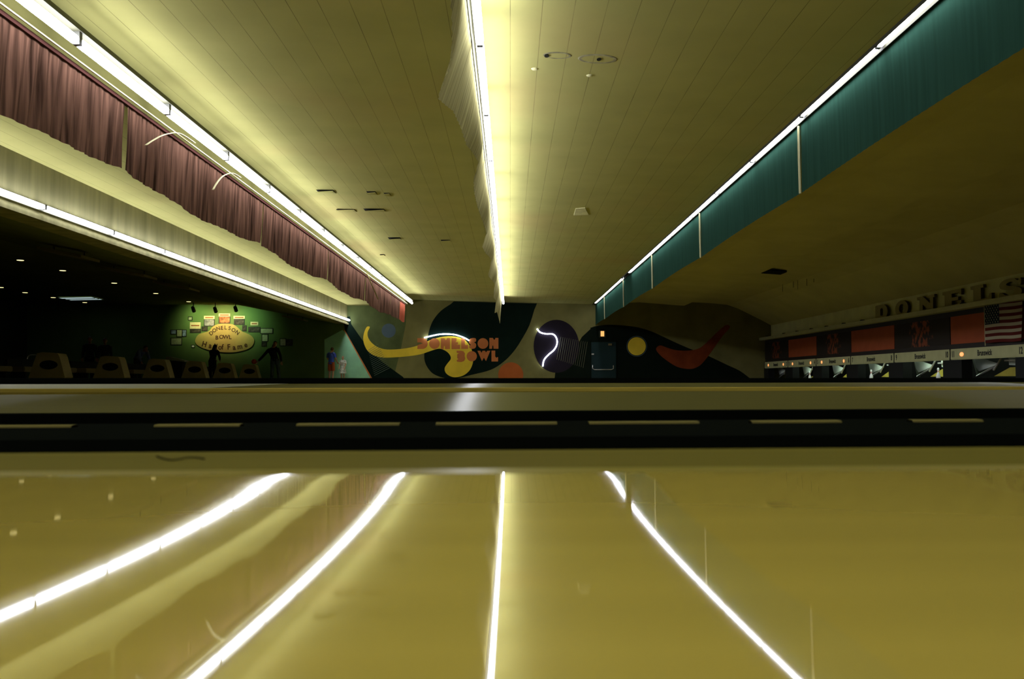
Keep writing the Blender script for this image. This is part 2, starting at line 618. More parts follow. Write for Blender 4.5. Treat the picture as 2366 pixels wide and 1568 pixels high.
# ================================================================ FLUORESCENT LAMPS
m_tube = emis('lit_tube', (0.86, 0.88, 1.0), TUBE_L)
m_batten = mat('cream_batten', (0.07, 0.068, 0.04), 0.7, 0.2)
m_socket = mat('socket_grey', (0.10, 0.10, 0.08), 0.5, 0.4)
PITCH8 = 2.445


def lamp_row(name, what, X, Z, rad, ends, group, batten, upper=None):
    base = None
    n = len(ends)
    for i, (ya, yb) in enumerate(sorted(ends, reverse=True)):
        L = yb - ya
        label = 'lit fluorescent tube in the row %s, %s from the mural wall' % (what, ORD[i])
        loc = (X, (ya + yb) / 2, Z)
        if base is None or abs(L - base[1]) > 0.02:
            t = thing(name, label, 'lamp', loc, 0, group)
            h = L / 2 - 0.055
            MB().tube([(0, -h, 0), (0, -h + 0.01, 0), (0, h - 0.01, 0), (0, h, 0)], [rad * 0.75, rad, rad, rad * 0.75], 14).build('tube', m_tube, t, smooth=True)
            if upper:  # added second tube, hidden by the batten, to brighten the ceiling above
                ux, uz, ur = upper
                MB().tube([(ux, -h, uz), (ux, -h + 0.01, uz), (ux, h - 0.01, uz), (ux, h, uz)], [ur * 0.75, ur, ur, ur * 0.75], 12).build('tube', m_tube, t, smooth=True)
            bx0, bx1, bz0, bz1 = batten
            MB().box(bx0, bx1, -L / 2, L / 2, bz0, bz1).build('batten', m_batten, t)
            for s in (-1, 1):
                MB().box(-rad * 0.7, rad * 0.7, s * (L / 2 - 0.001) - 0.014 * (s > 0) * 2, s * (L / 2 - 0.001) + 0.014 * (s < 0) * 2, -rad * 0.8, max(bz0, rad) + 0.002).build('socket', m_socket, t)
            base = (t, L)
        else:
            dup(base[0], loc, label)


joints = [9.18 + PITCH8 * k for k in range(-5, 14)]
std = [(joints[i], joints[i + 1]) for i in range(len(joints) - 1)]
S = 0.927                         # the two curtain rows end short of the mural wall
sstd = [(a * S, b * S) for a, b in std]
lamp_row('fluorescent_lamp', 'beside the red pleated curtain', -4.48 * S, 0.05 + 3.495 * S, 0.046, sstd, 'fluorescent lamps beside the red curtain', (-0.12, 0.05, 0.09, 0.105), (-0.05, 0.13, 0.013))
lamp_row('fluorescent_lamp', 'beside the torn olive curtain', -0.315 * S, 0.05 + 3.48 * S, 0.039, sstd, 'fluorescent lamps beside the torn curtain', (-0.05, 0.025, 0.065, 0.08), (-0.012, 0.125, 0.022))
RJ = [9.15 + PITCH8 * k for k in range(-5, 9)]
rstd = [(RJ[i], RJ[i + 1]) for i in range(len(RJ) - 1)] + [(30.4 + PITCH8 * k, 30.4 + PITCH8 * (k + 1)) for k in range(4)]
lamp_row('fluorescent_lamp', 'above the blue valance', 3.80, 3.493, 0.032, rstd, 'fluorescent lamps above the blue valance', (-0.025, 0.025, 0.034, 0.06))
lamp_row('fluorescent_lamp', 'under the stained soffit', -7.33, 2.755, 0.042, std, 'fluorescent lamps under the soffit', (-0.10, -0.045, -0.05, 0.06))

# ================================================================ CURTAINS
m_red = mat('red_pleated_cloth', (0.105, 0.055, 0.036), 0.9, 0.0, var=0.75, scale=1.0, stretch=(0.2, 16, 0.9), trans=0.2)
m_red2 = mat('bright_red_cloth', (0.32, 0.07, 0.03), 0.8, 0.15, var=0.1, scale=3, trans=0.3)
m_rail = mat('pale_rail', (0.42, 0.39, 0.2), 0.5, 0.3)
XC = -4.78 * S
ZC = 0.05 + 3.42 * S


def red_panel(ya, yb, mats, seed, sag):
    rnd = random.Random(seed)
    n = max(24, int((yb - ya) / 0.017))
    nz = 9
    ph = 0
    cols = []
    lean = rnd.uniform(-0.12, 0.12)
    for k in range(n + 1):
        u = k / n
        y = ya + (yb - ya) * u
        ph += (yb - ya) / n * 2 * PI / (0.20 + 0.07 * math.sin(y * 2.1 + seed) + 0.04 * math.sin(y * 7.3))
        drop = 0.75 + sag * math.sin(PI * u) + 0.015 * math.sin(y * 3 + seed)
        col = []
        for j in range(nz):
            w = j / (nz - 1)
            amp = 0.004 + 0.04 * w * (1.08 - w)
            x = XC + amp * math.sin(ph + 1.2 * w * math.sin(y * 0.9)) + 0.012 * math.sin(ph * 0.37 + seed) * w - 0.03 * w
            col.append((x, y + lean * w * w * math.sin(u * PI) + 0.004 * w * math.sin(y * 5), ZC - drop * w))
        cols.append(col)
    return MB().grid(cols)


seams = [y * S for y in (-1.3, 4.9, 11.08, 17.28, 23.5, 29.7, 35.9, 38.9, 40.85)]
for i in range(len(seams) - 1):
    ya, yb = seams[i], seams[i + 1]
    lab = ['dull red pleated curtain panel hidden beyond the left frame edge', 'large dark red pleated curtain panel at the top left corner',
           'red pleated curtain panel with two broken pale strips hanging before it',
           'red pleated curtain panel between the second and third seams', 'red pleated curtain panel hanging past a step in its hem',
           'pinkish far red curtain panel crossed by a leaning rod', 'narrow far red curtain panel before the bright end piece', 'bright red end piece of the curtain at the mural wall'][i]
    t = thing('pleated_curtain', lab, 'curtain', (0, 0, 0), 0, 'red pleated curtain panels')
    t.location = (XC, ya, ZC)
    ob = red_panel(ya + 0.03, yb - 0.03, None, i * 3 + 1, 0.10 if i < 6 else 0.02).build('cloth', m_red2 if i == 7 else m_red, t, smooth=True)
    ob.location = (-XC, -ya, -ZC)
    ob = MB().box(XC - 0.02, XC + 0.03, ya, yb, ZC - 0.012, ZC + 0.03).build('curtain_rail', mat('red_rail', (0.06, 0.025, 0.02), 0.7, 0.0), t)
    ob.location = (-XC, -ya, -ZC)
# olive board above the rail that closes the side of the lamp trough, with a pale lip
mb = MB()
mb.box(XC - 0.06, XC, Y0, 38.0, ZC + 0.035, 3.70)
struct(mb.build('trim_2', mat('olive_board', (0.07, 0.066, 0.022), 0.8, 0.0, var=0.1, scale=2)))
mb = MB().box(-4.70 * S, -4.685 * S, -3.0, 37.9, ZC + 0.03, ZC + 0.045)
tag(mb.build('lamp_trough_lip', m_rail), 'thin pale metal lip running between the red curtain and its lamps', 'strip')
# molding right of the left lamps
struct(MB().box(-4.73, -4.67, Y0, Y1, 3.48, 3.72).build('trim_3', m_ceil))
# broken strips
for k, (pts, lab) in enumerate(((((337, 335), (352, 325), (372, 314), (393, 308), (410, 307), (425, 313), (450, 330)), 'bent broken pale strip hanging before the red curtain, nearer one'),
                               (((492, 438), (500, 424), (510, 411), (522, 403), (538, 400), (556, 410)), 'bent broken pale strip hanging before the red curtain, farther one'))):
    q = [atx(x, y, -4.30) for i, (x, y) in enumerate(pts)]
    mb = MB().tube(smoothpoly([tuple(v) for v in q], 4, False), 0.018, 6, sx=1.0, sz=0.35)
    tag(mb.build('broken_strip', m_rail, smooth=True), lab, 'strip', 'broken pale strips on the lamp trough')
a, b = atx(848, 632, -4.31), atx(873, 690, -4.31)
tag(MB().tube([a, b], 0.018, 6).build('curtain_rod', mat('olive_rod', (0.30, 0.26, 0.08), 0.6, 0.3)), 'thin olive rod leaning across the far red curtain', 'rod')

# torn middle curtain
m_olive = mat('olive_sheer_cloth', (0.34, 0.31, 0.14), 0.9, 0.0, var=0.35, scale=1.0, stretch=(0.5, 22, 0.6), trans=0.35)
keys = [(-1.0, -0.46, 2.72), (5.6, -0.44, 2.76), (6.5, -0.43, 2.76), (7.0, -0.46, 2.74), (7.6, -0.52, 2.72), (8.48, -0.69, 2.73), (9.3, -0.60, 2.86), (10.1, -0.56, 2.90), (10.85, -0.53, 2.90), (12.0, -0.49, 3.08),
        (12.6, -0.45, 3.12), (12.9, -0.53, 2.92), (13.6, -0.55, 2.90), (15.0, -0.54, 2.92), (16.0, -0.53, 2.98), (19.0, -0.50, 3.16), (19.2, -0.60, 2.90), (20.5, -0.57, 2.95), (23.3, -0.49, 3.18), (23.6, -0.58, 2.78),
        (26, -0.55, 2.95), (28.5, -0.50, 3.10), (31.0, -0.57, 2.88), (33.0, -0.52, 2.95), (36.3, -0.63, 2.74), (37.2, -0.55, 2.85), (39.5, -0.50, 2.72), (40.8, -0.47, 2.60)]


def kin(y):
    for (ya, xa, za), (yb, xb, zb_) in zip(keys, keys[1:]):
        if y <= yb:
            u = (y - ya) / (yb - ya)
            return xa + (xb - xa) * u, za + (zb_ - za) * u
    return keys[-1][1], keys[-1][2]


cuts = [-1.0, 5.2, 12.55, 19.05, 23.35, 28.6, 35.0, 40.8]
keys = [(y * S, x * S, 0.05 + (z - 0.05) * S) for y, x, z in keys]
cuts = [y * S for y in cuts]
ZM = 0.05 + 3.47 * S
for i in range(len(cuts) - 1):
    ya, yb = cuts[i] + 0.01, cuts[i + 1] - 0.01
    n = int((yb - ya) / 0.016)
    cols = []
    for k in range(n + 1):
        y = ya + (yb - ya) * k / n
        xb_, zb_ = kin(y)
        col = []
        for j in range(9):
            w = j / 8
            belly = 0.04 * math.sin(PI * w)
            col.append((-0.375 + (xb_ + 0.375) * w + belly * (0.5 + 0.5 * math.sin(y * 1.3)) + 0.004 * (0.3 + w) * math.sin(y * 2 * PI / 0.16 + 2 * w), y + 0.02 * w * math.sin(y * 4) * min(1, (y - ya) * 5, (yb - y) * 5), ZM + (zb_ - ZM) * w))
        cols.append(col)
    lab = ['torn olive curtain length above the camera, outside the top edge', 'nearest torn olive curtain length, sagging to a pointed corner', 'torn olive curtain length just behind the pointed corner',
           'torn olive curtain length with small hanging flap, third from the near end', 'narrow bunched olive curtain length in mid ceiling', 'ragged far olive curtain length with short hem',
           'last ragged olive curtain tail hanging at the dark mural shape'][i]
    ob = MB().grid(cols).build('torn_curtain', m_olive, smooth=True)
    tag(ob, lab, 'curtain', 'torn olive curtain lengths')
mb = MB().box(-0.385, -0.365, -3.0, 37.9, ZM + 0.005, 3.585)  # rail drawn up as a board, added to block the lamp glow leftward
tag(mb.build('curtain_rail', m_batten), 'pale rail with added light shield, carrying the torn olive curtain along the middle lamps', 'curtain rail')

# blue valance
m_blue = mat('blue_vinyl', (0.018, 0.050, 0.034), 0.6, 0.0, var=0.12, scale=2, stretch=(1, 8, 0.3))
XV = 3.885
vs_ = [-0.8, 5.6, 11.9, 18.2, 24.4, 30.6, 36.8, 40.95]
for i in range(len(vs_) - 1):
    ya, yb = vs_[i], vs_[i + 1]
    n = int((yb - ya) / 0.05)
    cols = []
    for k in range(n + 1):
        u = k / n
        y = ya + 0.015 + (yb - ya - 0.03) * u
        bow = 0.05 * math.sin(PI * u)
        drop = 0.96 - 0.05 * math.sin(PI * u)
        cols.append([(XV + bow * math.sin(PI * w / 2) * 0.6 + 0.004 * math.sin(y * 40) * w, y, 3.50 - drop * w) for w in [j / 8 for j in range(9)]])
    lab = ['blue vinyl valance panel above the right frame edge', 'nearest blue valance panel, deep in shade at top right', 'blue valance panel behind the long pale support, second from near',
           'blue valance panel at the middle pale support', 'blue valance panel below the gap in the lamps', 'small far blue valance panel, sixth from near', 'last blue valance panel touching the mural wall'][i]
    t = thing('valance_panel', lab, 'valance', (XV, ya, 3.5), 0, 'blue valance panels')
    ob = MB().grid(cols).build('vinyl_sheet', m_blue, t, smooth=True)
    ob.location = (-XV, -ya, -3.5)
    if i < 6:
        mb = MB().tube([(XV - 0.03, yb, 3.44), (XV - 0.028, yb, 3.0), (XV - 0.02, yb, 2.53)], 0.016, 6)
        ob = mb.build('support_rod', m_rail, t, label='pale vertical support rod')
        ob.location = (-XV, -ya, -3.5)
    ob = MB().box(XV - 0.01, XV + 0.02, ya, yb, 3.48, 3.53).build('top_rail', m_blue, t)
    ob.location = (-XV, -ya, -3.5)

# ================================================================ CEILING DETAILS
def ceil_z(x):
    return 3.71 + (x + 4.72) / 8.68 * (3.49 - 3.71)


m_gap = mat('dark_ceiling_gap', (0.012, 0.012, 0.006), 0.9, 0.1)
for k, ((x0, y0, x1, y1), hh, lab) in enumerate((
        ((838, 480, 888, 483), 0.10, 'sagging ceiling tile with the widest dark gap'),
        ((895, 547, 925, 549), 0.11, 'sagging ceiling tile with a short black slot, far left'),
        ((1018, 553, 1040, 554), 0.07, 'slightly open ceiling tile near the torn curtain'),
        ((727, 435, 772, 441), 0.08, 'curling ceiling tile edge beside the red curtain lamps'),
        ((845, 440, 868, 443), 0.07, 'small curled ceiling tile left of its broken neighbour'),
        ((886, 444, 900, 446), 0.05, 'tiny curled ceiling tile corner in the middle left'),
        ((775, 481, 820, 484), 0.05, 'faintly lifted ceiling tile left of the widest gap'),
        ((876, 586, 888, 588), 0.06, 'smallest lifted ceiling tile near the far left lamps'))):
    hh *= 0.5
    p0 = atz((x0 + x1) / 2, (y0 + y1) / 2, 3.55)
    zc = ceil_z(p0.x)
    p0, p1 = atz(x0, y0, zc), atz(x1, y1, zc)
    yy = (p0.y + p1.y) / 2
    Lx = p1.x - p0.x
    t = thing('loose_ceiling_tile', lab, 'ceiling tile', ((p0.x + p1.x) / 2, yy, zc), 0, 'loose ceiling tiles')
    mb = MB()   # drooping flap hinged at the far edge, open towards the camera
    e = 0.32
    mb.grid([[(-Lx / 2, 0, -hh), (Lx / 2, 0, -hh * 0.55)], [(-Lx / 2, e, -0.004), (Lx / 2, e, -0.004)]])
    mb.grid([[(-Lx / 2, 0, -hh - 0.012), (Lx / 2, 0, -hh * 0.55 - 0.012)], [(-Lx / 2, e, -0.01), (Lx / 2, e, -0.01)]])
    mb.grid([[(-Lx / 2, 0, -hh - 0.012), (Lx / 2, 0, -hh * 0.55 - 0.012)], [(-Lx / 2, 0, -hh), (Lx / 2, 0, -hh * 0.55)]])
    mb.build('flap', m_ceil, t)
    MB().box(-Lx / 2, Lx / 2, 0.01, e, -0.004, -0.001).build('gap', m_gap, t, label='dark open gap above the flap')

m_stain = mat('stain_rim', (0.30, 0.28, 0.16), 0.8, 0.1, var=0.5, scale=9)
m_patch = mat('pale_patch', (0.70, 0.68, 0.36), 0.75, 0.2, var=0.15, scale=6)
for cx_, cy_, rx_, ry_, lab in ((1288, 128, 33, 8, 'oval water stain on the ceiling, nearer the middle lamps'), (1381, 136, 46, 11, 'larger oval water stain on the ceiling with a dark hole')):
    q0 = atz(cx_, cy_, 3.56)
    zc = ceil_z(q0.x) - 0.002
    ring, ring2, ring3 = [[atz(x, y, zc) for x, y in circ(cx_, cy_, rx_ * q_, ry_ * q_ ** 1.6, 36)] for q_ in (1.0, 0.94, 0.80)]
    P3 = lambda v, d: (v.x, v.y, ceil_z(v.x) - d)
    t = thing('ceiling_stain', lab, 'stain', (0, 0, 0), 0, 'water stains on the ceiling')
    cl = lambda L: L + L[:1]
    MB().grid([cl([P3(v, 0.001) for v in ring]), cl([P3(v, 0.005) for v in ring2]), cl([P3(v, 0.004) for v in ring3])]).build('stain_rim', m_stain, t)
    MB().grid([cl([P3(v, 0.004) for v in ring3]), [P3(q0, 0.004)] * (len(ring3) + 1)]).build('stain_patch', m_ceil, t)
    h = atz(cx_ + (3 if cx_ > 1300 else -25), cy_, zc)
    MB().prism(circ(h.x, h.y, 0.025, 0.045, 9), zc - 0.009, zc + 0.01, 'XY').build('hole', m_gap, t)
for x, y, lab in ((1235, 165, 'small pale screw plug near the middle lamps'), (1362, 177, 'small pale screw plug below the larger stain')):
    q = atz(x, y, 3.55)
    tag(MB().lathe([(0.04, 0), (0.03, -0.012), (0.01, -0.016)], 10).build('ceiling_plug', m_patch, None), lab, 'ceiling plug').location = (q.x, q.y, ceil_z(q.x) - 0.001)
zc = ceil_z(1.4) - 0.012
pp = [atz(x, y, zc) for x, y in ((1330, 482), (1352, 480), (1360, 496), (1326, 497))]
tag(MB().prism([(v.x, v.y) for v in pp], zc - 0.004, zc + 0.012, 'XY').build('ceiling_patch', m_patch), 'pale square repair patch on the ceiling right of the middle lamps', 'patch')
# vent in the right ceiling
pp = [atz(x, y, 3.57) for x, y in ((1758, 626), (1776, 619), (1818, 623), (1803, 629))]
t = thing('ceiling_vent', 'dark flat air vent in the right ceiling above the pin deck', 'vent', (pp[0].x, pp[0].y, 3.55))
o = t.location
MB().prism([(v.x - o.x, v.y - o.y) for v in pp], -0.05, -0.01, 'XY').build('frame', m_gap, t)
mb = MB()
for k in range(5):
    u = (k + 0.5) / 5
    a = pp[0].lerp(pp[1], u); b = pp[3].lerp(pp[2], u)
    mb.tube([(a.x - o.x, a.y - o.y, -0.055), (b.x - o.x, b.y - o.y, -0.055)], 0.012, 4)
mb.build('slats', m_dark, t)

for k, (px, y0, y1) in enumerate(((1808, 655, 674), (1833, 648, 664), (1843, 645, 668), (1864, 640, 660), (1880, 637, 652))):
    q = atz(px, y0, 3.50)
    zt = 3.525
    q2 = at(px, y1, q.y)
    t = tag(MB().tube([(0, 0, q2.z - zt), (0.004, 0.004, (q2.z - zt) / 2), (0, 0, 0)], 0.007, 5).build('hanging_wire', m_gap), 'thin dark wire hanging from the right ceiling past the vent, %s from the left' % ORD[k], 'wire', 'hanging wires in the right ceiling')
    t.location = (q.x, q.y, zt)

# ================================================================ MURAL
def z2(zx, zy):
    return 720 + zx * 700 / 2366.0, 660 + zy * 700 / 2366.0


def z3(zx, zy):
    return 1340 + zx * 460 / 2366.0, 660 + zy * 460 / 2366.0


def z8(zx, zy):
    return 940 + zx * 260 / 2366.0, 760 + zy * 260 / 2366.0


mural = thing('mural', 'large abstract mural of dark, yellow and orange shapes on the far wall', 'mural', (0, D - 0.003, 0))


def paint(name, pts, layer, m, conv=z2, label=None, ring=None):
    Yp = D - 0.004 * layer
    P = [at(*conv(*p), Yp) for p in pts]
    for p in P:
        p.z = max(0.01, min(p.z, (ceil_z(p.x) if p.x > -4.7 else 3.46) - 0.03))
    mb = MB()
    if ring:
        R = [at(*conv(*p), Yp) for p in ring]
        mb.ring_prism([(p.x, p.z) for p in P], [(p.x, p.z) for p in R], -0.004 * layer, -0.001)
    else:
        mb.prism([(p.x, p.z) for p in P], -0.004 * layer, -0.001)
    return mb.build(name, m, mural, label=label)


m_teal = mat('mural_dark_teal', (0.007, 0.015, 0.011), 0.8, 0.0, var=0.1, scale=2)
m_hill = mat('mural_black_green', (0.007, 0.011, 0.007), 0.8, 0.0, var=0.1, scale=2)
m_yel = mat('mural_yellow', (0.80, 0.58, 0.05), 0.8, 0.0, var=0.08, scale=2)
m_org = mat('mural_orange', (0.42, 0.115, 0.03), 0.8, 0.0, var=0.08, scale=2)
m_orgb = mat('mural_orange_brown', (0.56, 0.19, 0.06), 0.8, 0.0, var=0.08, scale=2)
m_blu = mat('mural_slate_blue', (0.09, 0.13, 0.16), 0.8, 0.0, var=0.08, scale=2)
m_pur = mat('mural_purple', (0.020, 0.016, 0.022), 0.8, 0.0, var=0.08, scale=2)
m_redm = mat('mural_red_brown', (0.20, 0.042, 0.012), 0.8, 0.0, var=0.2, scale=2)
m_green_wall = mat('mural_green', (0.095, 0.12, 0.045), 0.8, 0.0, var=0.2, scale=1.5)
m_teal_lit = mat('sea_green_lit_wall', (0.30, 0.60, 0.36), 0.8, 0.0, var=0.12, scale=2)  # wall green made lighter, a pool of light put into the colour
paint('green_field', [(255, 100), (740, 100), (735, 300), (700, 480), (640, 720), (240, 720)], 0.6, m_green_wall, label='brownish green painted field at left')
paint('painted_light_pool', [(100, 420), (240, 345), (262, 360), (465, 712), (465, 760), (100, 760)], 0.8, m_teal_lit, label='pool of light painted as a sea green wedge behind the people')
paint('dark_stripe', [(250, 240), (262, 360), (470, 760), (730, 760), (715, 712), (560, 600), (450, 500), (310, 300), (300, 240)], 1.0, m_teal, label='dark diagonal stripe')
paint('orange_line', [(252, 345), (259, 345), (472, 720), (460, 720)], 1.2, m_orgb, label='thin orange diagonal line')
big = smoothpoly([(1090, 140), (1010, 195), (952, 265), (922, 335), (905, 410), (890, 470), (880, 530), (884, 590), (910, 645), (955, 690), (1040, 720), (1130, 722), (1250, 695), (1400, 655), (1500, 592), (1580, 510), (1640, 420), (1700, 310), (1738, 190)], 4, False)
paint('dark_blob', big + [(1760, 90), (1110, 90)], 1.4, m_teal, label='large dark teal shape in the middle')
yel = smoothpoly([(455, 322), (432, 320), (412, 360), (403, 410), (412, 460), (440, 510), (490, 545), (560, 560), (650, 558), (750, 550), (850, 535), (930, 508), (985, 492), (1020, 495), (1060, 517), (1084, 548), (1085, 575), (1062, 605),
                  (1040, 640), (1045, 675), (1075, 702), (1120, 714), (1180, 702), (1225, 670), (1250, 630), (1262, 580), (1255, 520), (1240, 475), (1200, 425), (1140, 400), (1070, 394), (1000, 402), (930, 422), (870, 450), (800, 475), (720, 490), (640, 497), (570, 495),
                  (510, 475), (465, 440), (440, 400), (438, 360)], 3)
paint('yellow_swoosh', yel, 2.0, m_yel, label='long yellow swoosh with a round end')
paint('slate_disc', circ(602, 350, 55), 1.5, m_blu, label='slate blue disc')
paint('orange_disc', circ(1555, 695, 98), 1.8, m_org, label='orange disc cut off by the floor')
hill = [z2(1895, 760), z2(1905, 660), z2(1985, 590), z2(2060, 490), z2(2110, 400), z2(2180, 335)] + smoothpoly([z3(120, 500), z3(200, 478), z3(300, 466), z3(420, 465), z3(560, 476), z3(700, 497), z3(850, 542), z3(1000, 610), z3(1150, 680), z3(1300, 745), z3(1450, 800), z3(1600, 868), z3(1750, 940), z3(1900, 1010), z3(2020, 1100)], 3, False) + [z3(2020, 1250)]
paint('dark_hill', hill, 1.4, m_hill, conv=lambda x, y: (x, y), label='black green rolling hill shape at right')
paint('purple_disc', circ(1912, 472, 178, 207, 44), 1.8, m_pur, label='big dark purple disc')
paint('yellow_disc', circ(675, 718, 108), 2.0, m_yel, z3, label='yellow disc right of the door')
paint('disc_ring', circ(675, 718, 122), 2.0, m_blu, z3, 'thin dull ring round the yellow disc', circ(675, 718, 116))
boom = smoothpoly([(905, 760), (922, 722), (960, 708), (1010, 725), (1100, 755), (1200, 770), (1330, 765), (1430, 735), (1530, 650), (1620, 560), (1700, 490), (1745, 463), (1782, 480), (1768, 515), (1700, 590), (1620, 700), (1550, 800), (1480, 890), (1420, 950), (1340, 985), (1250, 985), (1150, 960), (1050, 900), (960, 830)], 3)
paint('red_boomerang', boom, 2.0, m_redm, z3, label='dull red boomerang shape at right')
# fans of thin lines
m_line = mat('mural_thin_line', (0.09, 0.09, 0.045), 0.5, 0.2)
mb = MB()
Yp = D - 0.010
for k in range(14):
    u = k / 13
    a = at(*z2(1948 + 205 * u, 398 + 40 * u), Yp)
    b = at(*z2(1915 + 205 * u, 575 + 65 * u), Yp)
    mb.tube([(a.x, -0.010, a.z), (b.x, -0.010, b.z)], 0.010, 4)
mb.build('thin_lines', m_line, mural, label='fan of thin pale lines over the purple disc')
mb = MB()
for k in range(15):
    u = k / 14
    a = at(*z2(440 + 50 * u, 505 + 195 * u), Yp)
    b = at(*z2(520 + 90 * u, 455 + 185 * u), Yp)
    mb.tube([(a.x, -0.009, a.z), (b.x, -0.009, b.z)], 0.008, 4)
mb.build('thin_lines', mat('mural_faint_line', (0.09, 0.14, 0.08), 0.35, 0.5), mural, label='fan of faint lines under the yellow swoosh')


def rect(x0, y0, x1, y1):
    return [(x0, y0), (x1, y0), (x1, y1), (x0, y1)]


def halfD(cx0, cx1, y0, y1, notch=True):
    cy_ = (y0 + y1) / 2
    r = (y1 - y0) / 2
    mid = cx1 - r
    out = [(cx0, y0), (mid, y0)] + [(mid + r * math.sin(PI * k / 12), cy_ - r * math.cos(PI * k / 12)) for k in range(1, 12)] + [(mid, y1), (cx0, y1)]
    if notch:
        out += [(cx0 + 5, cy_ + 35), (cx0 + 118, cy_ - 5), (cx0 + 70, cy_ - 25), (cx0, cy_ - 25)]
    return out


def letterN(x0, x1, y0, y1):
    w = x1 - x0
    return [(x0, y0), (x0 + w * .38, y0), (x0 + w * .52, y0 + 42), (x0 + w * .62, y0 + 30), (x0 + w * .68, y0), (x1, y0), (x1, y1), (x0 + w * .46, y1), (x0 + w * .44, y1 - 60), (x0 + w * .34, y1 - 68), (x0 + w * .3, y1), (x0, y1)]


def letterE(x0, x1, y0, y1):
    h = y1 - y0
    return [(x0, y0), (x1 - 75, y0), (x1 - 75, y0 + h * .25), (x1 - 100, y0 + h * .36), (x1 - 45, y0 + h * .36), (x1 - 45, y0 + h * .56), (x1 - 90, y0 + h * .6), (x1, y0 + h * .6), (x1, y1), (x0, y1)]


def letterL(x0, x1, y0, y1):
    return [(x0, y0), (x0 + 78, y0), (x0 + 78, y0 + 120), (x0 + 100, y0 + 148), (x1 - 30, y0 + 135), (x1, y0 + 140), (x1, y1), (x0, y1)]


def letterS(x0, x1, y0, y1):
    w, h = x1 - x0, y1 - y0
    return smoothpoly([(x0 + .95 * w, y0 + .05 * h), (x0 + .6 * w, y0), (x0 + .15 * w, y0 + .08 * h), (x0, y0 + .35 * h), (x0 + .12 * w, y0 + .55 * h), (x0 + .3 * w, y0 + .64 * h), (x0 + .08 * w, y0 + .70 * h), (x0 + .06 * w, y0 + .9 * h), (x0 + .4 * w, y1), (x0 + .85 * w, y0 + .93 * h), (x1, y0 + .7 * h), (x0 + .93 * w, y0 + .5 * h), (x0 + .72 * w, y0 + .40 * h), (x0 + .97 * w, y0 + .30 * h)], 3)


LT = [halfD(220, 440, 190, 418), circ(580, 305, 112, n=28), letterN(715, 908, 190, 420), letterE(940, 1120, 190, 420), letterL(1143, 1287, 195, 416), letterS(1305, 1458, 188, 415), circ(1600, 302, 112, n=28), letterN(1735, 1925, 185, 412),
      [(1045, 455), (1130, 452), (1190, 465), (1222, 510), (1215, 565), (1228, 620), (1205, 670), (1150, 690), (1060, 685), (1045, 655), (1085, 630), (1060, 610), (1060, 530), (1100, 505), (1050, 500)], circ(1365, 570, 108, n=28),
      [(1485, 455), (1545, 455), (1570, 500), (1592, 455), (1645, 455), (1665, 490), (1690, 455), (1755, 455), (1665, 672), (1620, 600), (1580, 672)], [(1780, 452), (1858, 452), (1858, 575), (1885, 605), (1900, 590), (1918, 590), (1918, 680), (1780, 680)]]
for ch, poly in zip('DONELSONBOWL', LT):
    paint('painted_letter', poly, 2.6, m_orgb, z8, label='painted orange brown letter %s' % ch)

# neon tubes
m_neon = emis('neon_white', (0.72, 0.80, 1.0), 14.0)


def neon(pts, lab, nclips):
    P = [at(*z2(*p), D - 0.07) for p in pts]
    P = smoothpoly([tuple(v) for v in P], 6, False)
    t = thing('neon_light', lab, 'neon light', P[0], 0, 'neon lights on the mural')
    o = Vector(P[0])
    MB().tube([Vector(v) - o for v in P], 0.029, 10).build('neon_tube', m_neon, t, smooth=True)
    for k in range(nclips):
        q = Vector(P[int((k + 0.5) / nclips * (len(P) - 1))]) - o
        MB().box(q.x - 0.012, q.x + 0.012, 0.02, 0.045, q.z - 0.012, q.z + 0.012).build('clip', m_socket, t)


neon([(880, 405), (950, 388), (1010, 378), (1070, 377), (1130, 384), (1190, 405), (1230, 427)], 'white neon arc above the orange lettering', 3)
neon([(1760, 335), (1785, 363), (1830, 375), (1885, 378), (1913, 410), (1916, 455), (1893, 500), (1848, 540), (1815, 580), (1805, 630)], 'white neon squiggle left of the striped purple disc', 4)

# blue door with crash bar and the lit sign above
d0, d1 = at(1366, 790, D), at(1423, 870, D)
door = bpy.data.objects.new('door_1', None)
COL.objects.link(door)
door.location = ((d0.x + d1.x) / 2, D, 0)
struct(door)
w2 = (d1.x - d0.x) / 2
m_door = mat('door_blue', (0.011, 0.026, 0.026), 0.6, 0.1, var=0.1, scale=2)
MB().box(-w2, w2, -0.03, -0.010, 0, d0.z).build('door_panel', m_door, door, bevel=0.004)
mb = MB()
for s in (-1, 1):
    mb.box(s * (w2 + 0.03) - 0.03, s * (w2 + 0.03) + 0.03, -0.04, -0.010, 0, d0.z + 0.06)
mb.box(-w2 - 0.06, w2 + 0.06, -0.04, -0.010, d0.z, d0.z + 0.06)
mb.build('door_frame', m_hill, door)
m_chrome = mat('chrome', (0.75, 0.75, 0.68), 0.25, 0.5, metal=0.7)
q = [at(x, y, D) for x, y in ((1369, 843), (1369, 851), (1373, 853.5), (1412, 853.5), (1417, 851), (1417, 844))]
mb = MB().tube([(v.x - door.location.x, -0.09 if 0 < i < 5 else -0.05, v.z) for i, v in enumerate(q)], 0.022, 6)
mb.build('crash_bar', m_chrome, door, label='pale crash bar with upturned ends')
v = at(1369, 818, D)
MB().box(v.x - door.location.x - 0.05, v.x - door.location.x + 0.06, -0.09, -0.03, v.z - 0.03, v.z + 0.03).build('door_handle', m_chrome, door)
v = at(1410, 796, D)
MB().box(v.x - door.location.x - 0.1, v.x - door.location.x + 0.06, -0.12, -0.03, v.z - 0.04, v.z + 0.05).build('door_closer', mat('bronze', (0.12, 0.09, 0.03), 0.5, 0.5), door)
v = at(1391, 771, D)
